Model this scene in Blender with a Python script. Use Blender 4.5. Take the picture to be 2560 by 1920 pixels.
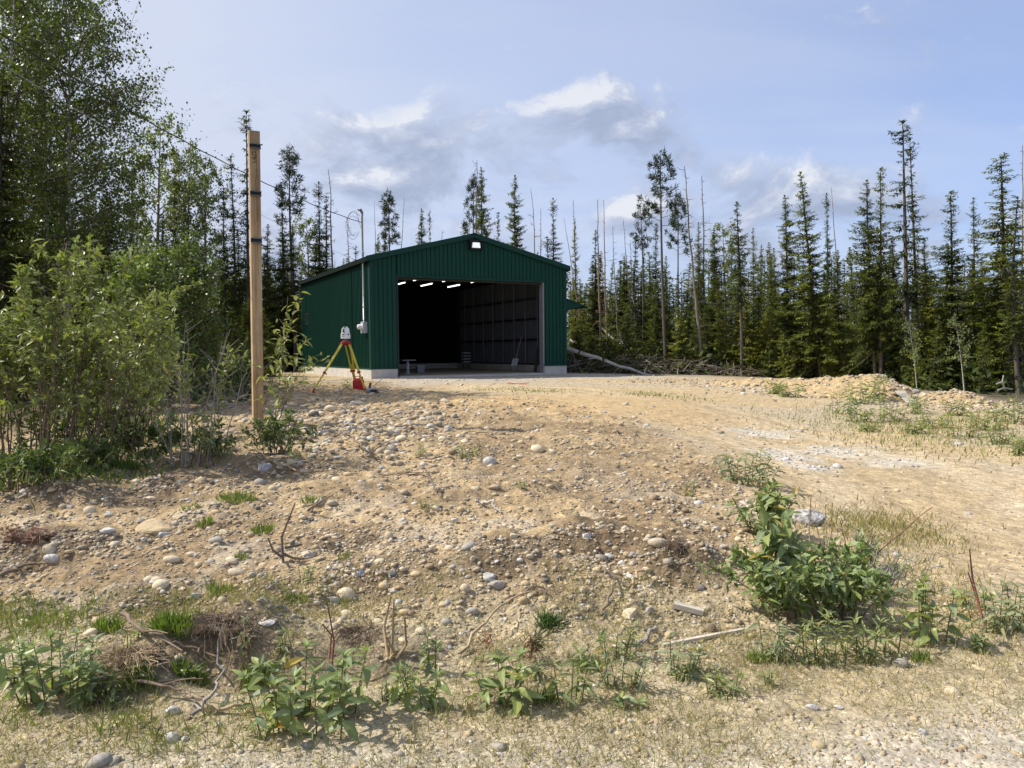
import bpy, math, random
import numpy as np
from mathutils import Vector, Matrix, Euler

for _o in list(bpy.data.objects):
    bpy.data.objects.remove(_o)
SC = bpy.context.scene
COL = SC.collection
R = math.radians

# ------------------------------------------------------------------ camera
F = 1923.0
PITCH, ROLL, EYE = 0.0436, 0.0090, 1.60
cam_d = bpy.data.cameras.new('camera')
cam_d.sensor_width = 36.0
cam_d.lens = F / 2560.0 * 36.0
cam_d.clip_start = 0.05
cam_d.clip_end = 3000
cam = bpy.data.objects.new('camera', cam_d)
COL.objects.link(cam)
cam.matrix_world = (Matrix.Translation((0, 0, EYE)) @ Matrix.Rotation(math.pi / 2 - PITCH, 4, 'X')
                    @ Matrix.Rotation(-ROLL, 4, 'Z'))
SC.camera = cam

# ------------------------------------------------------------------ sky, sun, exposure
SUN_EL, SUN_AZ = R(47), R(-86)          # azimuth from +Y, negative = to the left
S = Vector((math.sin(SUN_AZ) * math.cos(SUN_EL), math.cos(SUN_AZ) * math.cos(SUN_EL), math.sin(SUN_EL)))
sun_d = bpy.data.lights.new('sun', 'SUN')
sun_d.energy = 4.6
sun_d.angle = R(0.5)
sun_d.color = (1.0, 0.93, 0.82)
sun = bpy.data.objects.new('sun', sun_d)
COL.objects.link(sun)
sun.rotation_euler = S.to_track_quat('Z', 'Y').to_euler()
sun.location = (-30, 0, 40)

W = bpy.data.worlds.new('World')
SC.world = W
W.use_nodes = True
wt = W.node_tree
wt.nodes.clear()


def nd(t, kind, **kw):
    n = t.nodes.new(kind)
    ins = kw.pop('ins', {})
    for k, v in kw.items():
        setattr(n, k, v)
    for k, v in ins.items():
        s = n.inputs[k]
        if isinstance(v, bpy.types.NodeSocket):
            t.links.new(v, s)
        else:
            s.default_value = v
    return n


def mth(t, op, a, b=None, c=None, clamp=False):
    n = t.nodes.new('ShaderNodeMath')
    n.operation = op
    n.use_clamp = clamp
    for i, v in enumerate((a, b, c)):
        if v is None:
            continue
        if isinstance(v, bpy.types.NodeSocket):
            t.links.new(v, n.inputs[i])
        else:
            n.inputs[i].default_value = v
    return n.outputs[0]


def mixc(t, fac, a, b, blend='MIX'):
    n = t.nodes.new('ShaderNodeMix')
    n.data_type = 'RGBA'
    n.blend_type = blend
    n.clamp_factor = True
    for i, v in ((0, fac), (6, a), (7, b)):
        if isinstance(v, bpy.types.NodeSocket):
            t.links.new(v, n.inputs[i])
        else:
            n.inputs[i].default_value = v
    return n.outputs[2]


def ramp(t, fac, stops, interp='LINEAR'):
    n = t.nodes.new('ShaderNodeValToRGB')
    n.color_ramp.interpolation = interp
    el = n.color_ramp.elements
    while len(el) < len(stops):
        el.new(0.5)
    for e, (p, c) in zip(el, stops):
        e.position = p
        e.color = (*c, 1) if len(c) == 3 else c
    t.links.new(fac, n.inputs[0])
    return n.outputs[0]


def build_sky():
    t = wt
    sky = nd(t, 'ShaderNodeTexSky', sky_type='NISHITA', sun_disc=False, sun_elevation=SUN_EL,
             sun_rotation=SUN_AZ, altitude=300, air_density=1.0, dust_density=1.2, ozone_density=1.6)
    tc = nd(t, 'ShaderNodeTexCoord')
    d = tc.outputs['Generated']
    sp = nd(t, 'ShaderNodeSeparateXYZ', ins={0: d})
    x, y, z = sp.outputs
    zz = mth(t, 'ADD', mth(t, 'MAXIMUM', z, 0.0), 0.12)
    px = mth(t, 'DIVIDE', x, zz)
    py = mth(t, 'DIVIDE', y, zz)
    pl = nd(t, 'ShaderNodeCombineXYZ', ins={0: px, 1: py, 2: 0.0}).outputs[0]
    # thin high veil, streaky
    mp = nd(t, 'ShaderNodeMapping', ins={0: pl})
    mp.inputs['Rotation'].default_value = (0, 0, R(35))
    mp.inputs['Scale'].default_value = (0.35, 0.9, 1)
    veil = nd(t, 'ShaderNodeTexNoise', ins={'Vector': mp.outputs[0], 'Scale': 1.1, 'Detail': 6.0, 'Roughness': 0.5, 'Distortion': 0.5}).outputs[0]
    veil = ramp(t, veil, [(0.30, (0.0,) * 3), (0.72, (1.0,) * 3)])
    # blue opens towards the right, veil thickens to the left
    side = mth(t, 'MULTIPLY_ADD', x, -0.75, 0.82)
    veil_f = mth(t, 'MULTIPLY', mth(t, 'ADD', mth(t, 'MULTIPLY', veil, 0.45), side), 0.80, clamp=True)
    base = mixc(t, 1.0, sky.outputs[0], (0.53, 0.73, 1.06, 1), 'MULTIPLY')
    col = mixc(t, veil_f, base, (3.65, 4.02, 4.95, 1))
    # cumulus: where they stand is a sum of soft masses in azimuth and elevation, broken up by noise
    az = mth(t, 'ARCTAN2', x, y)
    el = mth(t, 'ARCSINE', z)
    vv = nd(t, 'ShaderNodeCombineXYZ', ins={0: az, 1: mth(t, 'MULTIPLY', el, 1.7), 2: 0.0}).outputs[0]

    def cum(shift):
        v2 = nd(t, 'ShaderNodeVectorMath', operation='ADD', ins={0: vv, 1: (-shift * 0.5, shift, 0)}).outputs[0]
        n = nd(t, 'ShaderNodeTexNoise', ins={'Vector': v2, 'Scale': 7.5, 'Detail': 9.0, 'Roughness': 0.61, 'Distortion': 0.35}).outputs[0]
        tot = None
        for (cx, cy, wx, wy, a) in CLOUDS:
            a0 = math.atan((cx - 1280) / F)
            e0 = math.atan((882 - cy) / F * math.cos(a0))
            ex = mth(t, 'DIVIDE', mth(t, 'SUBTRACT', mth(t, 'SUBTRACT', az, shift * 0.5), a0), wx / F)
            ey = mth(t, 'DIVIDE', mth(t, 'SUBTRACT', mth(t, 'ADD', el, shift * 0.6), e0), wy / F)
            q = mth(t, 'ADD', mth(t, 'MULTIPLY', ex, ex), mth(t, 'MULTIPLY', ey, ey))
            g = mth(t, 'MULTIPLY', mth(t, 'EXPONENT', mth(t, 'MULTIPLY', q, -1.0)), a)
            tot = g if tot is None else mth(t, 'ADD', tot, g)
        band = mth(t, 'EXPONENT', mth(t, 'MULTIPLY', mth(t, 'POWER', mth(t, 'DIVIDE', mth(t, 'SUBTRACT', el, 0.10), 0.13), 2.0), -1.0))
        tot = mth(t, 'ADD', tot, mth(t, 'MULTIPLY', band, 0.17))
        return mth(t, 'ADD', n, tot)
    c0 = cum(0.0)
    c1 = cum(0.035)
    dens = ramp(t, c0, [(0.57, (0.0,) * 3), (0.80, (1.0,) * 3)], 'EASE')
    lit = mth(t, 'MULTIPLY_ADD', mth(t, 'SUBTRACT', c0, c1), 4.2, 0.24, clamp=True)
    ccol = ramp(t, lit, [(0.0, (2.15, 2.55, 3.5)), (0.45, (2.75, 3.1, 4.0)), (0.82, (3.7, 4.0, 4.7)), (1.0, (4.6, 4.75, 5.1))])
    col = mixc(t, mth(t, 'MULTIPLY', dens, 0.92), col, ccol)
    bg = nd(t, 'ShaderNodeBackground', ins={0: col, 1: 0.13})
    out = nd(t, 'ShaderNodeOutputWorld')
    t.links.new(bg.outputs[0], out.inputs[0])


CLOUDS = [(1480, 262, 120, 42, 0.36), (1570, 325, 120, 50, 0.26), (1390, 340, 110, 70, 0.16),
          (1060, 345, 190, 62, 0.27), (960, 455, 190, 42, 0.24), (620, 250, 110, 30, 0.14),
          (1600, 545, 90, 45, 0.26), (1930, 480, 130, 60, 0.24), (2090, 520, 90, 40, 0.18), (620, 330, 120, 40, 0.12)]
build_sky()
VS = SC.view_settings
VS.view_transform = 'Standard'
VS.look = 'None'
VS.gamma = 1.0
VS.use_curve_mapping = False
VS.exposure = 0.46
SC.cycles.max_bounces = 6
SC.cycles.transparent_max_bounces = 6
SC.cycles.use_denoising = True

# ------------------------------------------------------------------ pixel <-> place helpers (survey of the photograph)
_cp, _sp, _cr, _sr = math.cos(PITCH), math.sin(PITCH), math.cos(ROLL), math.sin(ROLL)


def ray(px, py):
    a, b = px - 1280.0, py - 960.0
    u = (a * _cr - b * _sr) / F
    v = -(a * _sr + b * _cr) / F
    return np.array([u, _cp + v * _sp, -_sp + v * _cp])


def P(px, py, Y):
    d = ray(px, py)
    return d * (Y / d[1]) + np.array([0, 0, EYE])


def PZ(px, py, z):
    d = ray(px, py)
    k = (z - EYE) / d[2]
    return d * k + np.array([0, 0, EYE])


def to_px(p):
    x, y, z = p[0], p[1], p[2] - EYE
    d = y * _cp - z * _sp
    v = z * _cp + y * _sp
    X, Y = x / d * F, -v / d * F
    return 1280 + X * _cr + Y * _sr, 960 - X * _sr + Y * _cr


# ------------------------------------------------------------------ numeric noise
def _hash(i, j, s):
    n = (i.astype(np.int64) * 374761393 + j.astype(np.int64) * 668265263 + s * 974711) & 0xffffffff
    n = ((n ^ (n >> 13)) * 1274126177) & 0xffffffff
    n = (n ^ (n >> 16)) & 0xffff
    return n / 65535.0


def vnoise(x, y, s=0):
    i, j = np.floor(x), np.floor(y)
    fx, fy = x - i, y - j
    fx = fx * fx * (3 - 2 * fx)
    fy = fy * fy * (3 - 2 * fy)
    a, b = _hash(i, j, s), _hash(i + 1, j, s)
    c, d = _hash(i, j + 1, s), _hash(i + 1, j + 1, s)
    return (a + (b - a) * fx) * (1 - fy) + (c + (d - c) * fx) * fy


def fbm(x, y, s=0, o=4, g=0.5):
    t, a, n = 0, 1.0, 0
    for k in range(o):
        t = t + a * vnoise(x * 2 ** k + 17.3 * k, y * 2 ** k - 9.1 * k, s + k)
        n += a
        a *= g
    return t / n


def sstep(a, b, x):
    t = np.clip((x - a) / (b - a), 0, 1)
    return t * t * (3 - 2 * t)


# ------------------------------------------------------------------ mesh helpers
class MB:
    def __init__(s):
        s.v, s.f, s.c, s.n = [], [], [], 0

    def add(s, v, faces, col=None):
        v = np.asarray(v, dtype=np.float64).reshape(-1, 3)
        for f in (faces if isinstance(faces, list) else [faces]):
            s.f.append(np.asarray(f, dtype=np.int64) + s.n)
        s.v.append(v)
        c = np.ones((len(v), 3)) if col is None else np.broadcast_to(np.asarray(col, dtype=np.float64), (len(v), 3))
        s.c.append(c)
        s.n += len(v)
        return s

    def box(s, lo, hi, M=None, col=None):
        x0, y0, z0 = lo
        x1, y1, z1 = hi
        v = np.array([(x0, y0, z0), (x1, y0, z0), (x1, y1, z0), (x0, y1, z0), (x0, y0, z1), (x1, y0, z1), (x1, y1, z1), (x0, y1, z1)], float)
        if M is not None:
            A = np.array(M)
            v = v @ A[:3, :3].T + A[:3, 3]
        return s.add(v, np.array([(0, 3, 2, 1), (4, 5, 6, 7), (0, 1, 5, 4), (1, 2, 6, 5), (2, 3, 7, 6), (3, 0, 4, 7)]), col)

    def tube(s, pts, rad, n=6, col=None, cap=True):
        pts = np.asarray(pts, float)
        k = len(pts)
        rad = np.broadcast_to(np.asarray(rad, float), (k,))
        t = np.gradient(pts, axis=0)
        t /= np.linalg.norm(t, axis=1)[:, None] + 1e-12
        ref = np.array([0, 0, 1.0]) if abs(t[0, 2]) < 0.9 else np.array([1.0, 0, 0])
        a = np.cross(t, ref)
        a /= np.linalg.norm(a, axis=1)[:, None] + 1e-12
        b = np.cross(t, a)
        th = np.arange(n) / n * 2 * math.pi
        v = pts[:, None] + rad[:, None, None] * (np.cos(th)[None, :, None] * a[:, None] + np.sin(th)[None, :, None] * b[:, None])
        i = np.arange(k - 1)[:, None] * n
        j = np.arange(n)[None]
        j2 = (j + 1) % n
        q = np.stack([i + j, i + j2, i + n + j2, i + n + j], -1).reshape(-1, 4)
        if col is not None and np.ndim(col) == 2:
            col = np.repeat(col, n, axis=0)
        fs = [q]
        if cap and n <= 4:
            fs.append(np.array([list(range(n))]) if n in (3, 4) else np.zeros((0, 3)))
            fs.append(np.array([[(k - 1) * n + m for m in range(n)][::-1]]))
        elif cap:
            fan0 = np.array([(0, m, m + 1) for m in range(1, n - 1)])
            fs += [fan0, (k - 1) * n + fan0[:, ::-1]]
        return s.add(v.reshape(-1, 3), fs, col)

    def lathe(s, prof, n=12, M=None, col=None):
        pr = np.asarray(prof, float)
        th = np.arange(n) / n * 2 * math.pi
        v = np.stack([pr[:, None, 0] * np.cos(th), pr[:, None, 0] * np.sin(th), np.broadcast_to(pr[:, None, 1], (len(pr), n))], -1).reshape(-1, 3)
        if M is not None:
            A = np.array(M)
            v = v @ A[:3, :3].T + A[:3, 3]
        i = np.arange(len(pr) - 1)[:, None] * n
        j = np.arange(n)[None]
        j2 = (j + 1) % n
        q = np.stack([i + j, i + j2, i + n + j2, i + n + j], -1).reshape(-1, 4)
        return s.add(v, q, col)

    def prism(s, poly, h0, h1, axis='z', M=None, col=None):
        p = np.asarray(poly, float)
        n = len(p)
        def mk(h):
            hh = np.full(n, h)
            return {'z': np.stack([p[:, 0], p[:, 1], hh], -1), 'y': np.stack([p[:, 0], hh, p[:, 1]], -1), 'x': np.stack([hh, p[:, 0], p[:, 1]], -1)}[axis]
        v = np.concatenate([mk(h0), mk(h1)])
        if M is not None:
            A = np.array(M)
            v = v @ A[:3, :3].T + A[:3, 3]
        j = np.arange(n)
        j2 = (j + 1) % n
        q = np.stack([j, j2, j2 + n, j + n], -1)
        # fan caps (convex outlines only)
        fan = np.array([(0, m, m + 1) for m in range(1, n - 1)])
        return s.add(v, [q, fan[:, ::-1], fan + n], col)

    def mesh(s, name, smooth=False):
        me = bpy.data.meshes.new(name)
        V = np.concatenate(s.v) if s.v else np.zeros((0, 3))
        fs = [f for f in s.f if len(f)]
        tot = np.concatenate([np.full(len(f), f.shape[1]) for f in fs])
        loops = np.concatenate([f.ravel() for f in fs])
        me.vertices.add(len(V))
        me.vertices.foreach_set('co', V.ravel())
        me.loops.add(len(loops))
        me.loops.foreach_set('vertex_index', loops.astype(np.int32))
        me.polygons.add(len(tot))
        st = np.concatenate([[0], np.cumsum(tot)[:-1]])
        me.polygons.foreach_set('loop_start', st.astype(np.int32))
        me.polygons.foreach_set('loop_total', tot.astype(np.int32))
        me.polygons.foreach_set('use_smooth', np.full(len(tot), smooth))
        C = np.concatenate(s.c)
        at = me.color_attributes.new('col', 'FLOAT_COLOR', 'POINT')
        at.data.foreach_set('color', np.concatenate([C, np.ones((len(C), 1))], 1).ravel())
        me.update(calc_edges=True)
        me.validate()
        return me

    def build(s, name, mat, parent=None, smooth=False):
        me = s.mesh(name, smooth)
        me.materials.append(mat)
        return link(name, me, parent)


def link(name, me, parent=None, loc=None, rot=None, scale=None):
    o = bpy.data.objects.new(name, me)
    COL.objects.link(o)
    if parent is not None:
        o.parent = parent
    if loc is not None:
        o.location = loc
    if rot is not None:
        o.rotation_euler = rot
    if scale is not None:
        o.scale = scale
    return o


def tag(o, label=None, cat=None, group=None, kind=None):
    for k, v in (('label', label), ('category', cat), ('group', group), ('kind', kind)):
        if v:
            o[k] = v
    return o


def thing(name, label, cat, loc=(0, 0, 0), rotz=0, group=None):
    o = bpy.data.objects.new(name, None)
    o.empty_display_size = 0.1
    COL.objects.link(o)
    o.location = loc
    o.rotation_euler = (0, 0, rotz)
    return tag(o, label, cat, group)


def rot_to(d):
    return Vector(d).to_track_quat('Z', 'Y').to_matrix().to_4x4()


# ------------------------------------------------------------------ materials
def new_mat(name):
    m = bpy.data.materials.new(name)
    m.use_nodes = True
    t = m.node_tree
    t.nodes.clear()
    out = nd(t, 'ShaderNodeOutputMaterial')
    return m, t, out


def mat(name, col, rough=0.6, metal=0.0, var=0.15, scale=8.0, bump=0.0, bscale=40.0, spec=0.4, attr=False, stretch=None, emit=None):
    m, t, out = new_mat(name)
    tc = nd(t, 'ShaderNodeTexCoord').outputs['Object']
    v = tc
    if stretch:
        mp = nd(t, 'ShaderNodeMapping', ins={0: tc})
        mp.inputs['Scale'].default_value = stretch
        v = mp.outputs[0]
    n = nd(t, 'ShaderNodeTexNoise', ins={'Vector': v, 'Scale': scale, 'Detail': 5.0, 'Roughness': 0.6}).outputs[0]
    f = ramp(t, n, [(0.25, (1 - var * 1.6,) * 3), (0.75, (1 + var,) * 3)])
    base = (*col, 1)
    if attr:
        a = nd(t, 'ShaderNodeAttribute', attribute_name='col').outputs[0]
        base = mixc(t, 1.0, a, base, 'MULTIPLY')
    c = mixc(t, 1.0, base, f, 'MULTIPLY')
    b = nd(t, 'ShaderNodeBsdfPrincipled', ins={'Base Color': c, 'Roughness': rough, 'Metallic': metal, 'Specular IOR Level': spec})
    if emit:
        b.inputs['Emission Color'].default_value = (*emit[0], 1)
        b.inputs['Emission Strength'].default_value = emit[1]
    if bump:
        n2 = nd(t, 'ShaderNodeTexNoise', ins={'Vector': v, 'Scale': bscale, 'Detail': 6.0, 'Roughness': 0.65}).outputs[0]
        bp = nd(t, 'ShaderNodeBump', ins={'Height': n2, 'Strength': bump, 'Distance': 0.02})
        t.links.new(bp.outputs[0], b.inputs['Normal'])
    t.links.new(b.outputs[0], out.inputs[0])
    return m


def leaf_mat(name, tint=(1, 1, 1), trans=0.3, var=0.25, rough=0.5, back=None, spec=0.35):
    m, t, out = new_mat(name)
    a = nd(t, 'ShaderNodeAttribute', attribute_name='col').outputs[0]
    oi = nd(t, 'ShaderNodeObjectInfo').outputs['Random']
    f = ramp(t, oi, [(0.0, (1 - var, 1 - var, 1 - var)), (0.5, (1.0, 1.0, 1.0)), (1.0, (1 + var * 1.1, 1 + var * 0.8, 1 + var * 0.3))])
    c = mixc(t, 1.0, mixc(t, 1.0, a, (*tint, 1), 'MULTIPLY'), f, 'MULTIPLY')
    cf = c
    if back:
        g = nd(t, 'ShaderNodeNewGeometry').outputs['Backfacing']
        cf = mixc(t, g, c, mixc(t, 1.0, c, (*back, 1), 'MULTIPLY'))
    b = nd(t, 'ShaderNodeBsdfPrincipled', ins={'Base Color': cf, 'Roughness': rough, 'Specular IOR Level': spec})
    tr = nd(t, 'ShaderNodeBsdfTranslucent', ins={0: mixc(t, 1.0, c, (1.35, 1.5, 0.6, 1), 'MULTIPLY')})
    mx = nd(t, 'ShaderNodeMixShader', ins={0: trans, 1: b.outputs[0], 2: tr.outputs[0]})
    t.links.new(mx.outputs[0], out.inputs[0])
    return m
# ------------------------------------------------------------------ terrain
_ctrl = [(x, y, 0.0) for x in (-7, -3, 0, 3, 7) for y in (-7, -3, 0.5, 2.6)]
for (px, py, z) in [(200, 1760, .03), (200, 1500, .15), (200, 1300, .27), (200, 1160, .45), (60, 1160, .42), (500, 1150, .47),
                    (640, 1065, .60), (300, 1000, .62), (620, 960, .68),
                    (800, 1760, .01), (800, 1600, .07), (800, 1450, .20), (800, 1300, .32), (800, 1150, .43), (800, 1050, .54), (850, 985, .53),
                    (1280, 1690, .02), (1400, 1600, .06), (1350, 1440, .22), (1400, 1370, .30), (1400, 1250, .36), (1400, 1150, .42), (1400, 1050, .50), (1350, 985, .56), (1400, 957, .64),
                    (1650, 1590, .05), (1650, 1350, .29), (1650, 1200, .34), (1650, 1100, .36), (1650, 1020, .45), (1650, 965, .56),
                    (1850, 1560, .02), (1900, 1310, .24), (1860, 1200, .27), (1950, 1140, .15), (2030, 1315, .22), (2200, 1300, .05), (2400, 1250, .03),
                    (2500, 1400, 0), (2200, 1650, 0), (2500, 1700, 0), (2000, 1650, 0), (1900, 1080, .12), (2200, 1120, .10), (2500, 1110, .10), (2200, 1060, .12),
                    (1900, 1010, .32), (1800, 965, .54), (2450, 1065, .15)]:
    _ctrl.append(tuple(PZ(px, py, z)))
_ctrl += [(-4.46, 24.0, .74), (-2, 24.6, .73), (1.9, 27.6, .73), (-9, 33, .73), (-7.5, 28, .70), (0, 42, .62), (12, 31, .50), (14, 23, .20), (20, 20, .10),
          (22, 36, .30), (-15, 20, .60), (-20, 36, .60), (-12, 11, .50), (-9, 6, .25), (-30, 20, .5), (30, 12, .1), (0, 60, .5), (40, 50, .3), (-40, 50, .5), (15, 2, 0), (-15, -5, 0)]
_ctrl = np.array(_ctrl)


def _phi(r2):
    return r2 * np.log(r2 + 1e-9)


def _fit_tps(c, lam=0.25):
    n = len(c)
    d = c[:, None, :2] - c[None, :, :2]
    K = _phi((d ** 2).sum(-1)) + lam * np.eye(n)
    Pm = np.concatenate([np.ones((n, 1)), c[:, :2]], 1)
    A = np.block([[K, Pm], [Pm.T, np.zeros((3, 3))]])
    return np.linalg.solve(A, np.concatenate([c[:, 2], np.zeros(3)]))


_w = _fit_tps(_ctrl)


def base_z(x, y):
    out = np.empty_like(x)
    for i in range(0, len(x), 20000):
        a, b = x[i:i + 20000], y[i:i + 20000]
        r2 = (a[:, None] - _ctrl[None, :, 0]) ** 2 + (b[:, None] - _ctrl[None, :, 1]) ** 2
        out[i:i + 20000] = _phi(r2) @ _w[:-3] + _w[-3] + _w[-2] * a + _w[-1] * b
    r = np.hypot(x, y)
    k = sstep(48, 75, r)
    back = sstep(-2, -9, y)
    z = out * (1 - k) + 0.45 * k
    return np.clip(z * (1 - back), -0.2, 0.9)


BERM = np.array([P(1640, 966, 24.2), P(1720, 958, 23.4), P(1850, 947, 22.0), P(2000, 943, 21.0), P(2100, 940, 20.3), P(2190, 931, 19.8), P(2245, 962, 19.4), P(2300, 984, 19.0),
                 P(2390, 971, 18.7), P(2440, 990, 18.4), P(2480, 1030, 18.0), P(2540, 1058, 17.4)])


def berm(x, y):
    best = np.full(x.shape, -9.0)
    for a, b in zip(BERM[:-1], BERM[1:]):
        d = b[:2] - a[:2]
        t = np.clip(((x - a[0]) * d[0] + (y - a[1]) * d[1]) / (d @ d), 0, 1)
        dist = np.hypot(x - a[0] - t * d[0], y - a[1] - t * d[1])
        zc = a[2] + t * (b[2] - a[2])
        s = 0.50 + 0.16 * vnoise(x * 1.3, y * 1.3, 5)
        best = np.maximum(best, zc + 0.06 - s * np.sqrt(dist ** 2 + 0.015))
    return best


# torn sods and root clods of the bank: (px, py, base height guess, radius, height)
CLODS = [(570, 1560, .17, .24, .13), (690, 1590, .15, .20, .12), (960, 1585, .14, .19, .09), (330, 1650, .10, .20, .10), (390, 1465, .2, .20, .06), (160, 1345, .27, .30, .10),
         (620, 1480, .2, .18, .07), (1240, 1385, .28, .22, .06), (1690, 1372, .29, .22, .10), (1560, 1340, .3, .3, .05), (470, 1200, .42, .4, .08), (740, 1160, .43, .5, .07),
         (120, 1240, .35, .3, .10), (1480, 1345, .3, .25, .05), (860, 1330, .3, .3, .05), (960, 1420, .22, .25, .05)]
_clod = np.array([(*PZ(a, b, z)[:2], r, h) for a, b, z, r, h in CLODS])
# edge of the drive: left of it lies the rubble
_edge = np.array(sorted([(p[1], p[0]) for p in (PZ(2050, 1560, .02), PZ(2110, 1350, .08), PZ(1960, 1250, .15), PZ(1800, 1150, .25), PZ(1700, 1100, .3), PZ(1600, 1055, .4), PZ(1480, 1020, .5), PZ(1250, 990, .55), PZ(1000, 975, .55))]))


def x_edge(y):
    return np.interp(y, _edge[:, 0], _edge[:, 1])


def rough_mask(x, y):
    wob = (fbm(x * 1.7, y * 1.7, 31, 3) - .5) * 1.0
    m = sstep(-0.5, 0.7, x_edge(y) - x + wob)
    m = m * sstep(3.45, 4.4, y + (fbm(x * 2, y * 2, 37, 2) - .5) * .6)
    return np.where(y > _edge[-1, 0] + 2.2, 0.15, m)


def ground_parts(x, y):
    b0 = base_z(x, y)
    bm = berm(x, y)
    onb = sstep(-0.02, 0.10, bm - b0)
    z = np.maximum(b0, bm)
    k = np.clip(np.abs(b0 - bm) / 0.12, 0, 1)
    z = z + 0.02 * (1 - k) ** 2
    rm = rough_mask(x, y)
    vis = sstep(40, 24, np.hypot(x, y))
    z = z + rm * vis * ((fbm(x * 1.6, y * 1.6, 1, 4) - .5) * .17 + (fbm(x * 6, y * 6, 7, 3) - .5) * .080 + (fbm(x * 22, y * 22, 11, 2) - .5) * .026)
    z = z + onb * ((fbm(x * 3, y * 3, 2, 4) - .5) * .22)
    z = z + (1 - rm) * vis * ((fbm(x * .8, y * .8, 3, 3) - .5) * .04 + (fbm(x * 9, y * 9, 4, 3) - .5) * .012)
    for cx, cy, r, h in _clod:
        d = np.hypot((x - cx) / 1.5, (y - cy))
        q = np.exp(-(d / r) ** 4)
        front = np.exp(-(((x - cx) / 1.5) ** 2 + (y - cy + r * 1.15) ** 2) / (r * .55) ** 2)
        z = z + q * h * (0.7 + .7 * fbm(x * 9, y * 9, 13, 3)) - front * h * .6
    # keep the ground off the shed slab
    return z, rm, onb


YAW = 0.4860
SHX, SHY = -4.460, 24.5
SW, SL = 7.245, 9.511
_cy, _sy = math.cos(YAW), math.sin(YAW)


def shed_ab(x, y):
    dx, dy = x - SHX, y - SHY
    return dx * _cy + dy * _sy, -dx * _sy + dy * _cy


def ground_z(x, y):
    x = np.atleast_1d(np.asarray(x, float))
    y = np.atleast_1d(np.asarray(y, float))
    z = ground_parts(x, y)[0]
    a, b = shed_ab(x, y)
    near = sstep(0.9, 0.0, np.maximum(np.maximum(-a, a - SW), np.maximum(-b, b - SL)))
    return z * (1 - near) + np.minimum(z, 0.735 + 0.03 * (vnoise(x * 3, y * 3, 8) - .5)) * near


def gz(x, y):
    return float(ground_z(x, y)[0])


def G(px, py, it=6):
    """where the line of sight of a survey pixel meets the ground"""
    d = ray(px, py)
    ks = np.geomspace(2.2, 60, 700)
    pts = d[None] * ks[:, None]
    zz = ground_z(pts[:, 0], pts[:, 1])
    below = np.nonzero(pts[:, 2] + EYE <= zz)[0]
    i = below[0] if len(below) else len(ks) - 1
    p = pts[i]
    return np.array([p[0], p[1], zz[i]])


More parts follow.
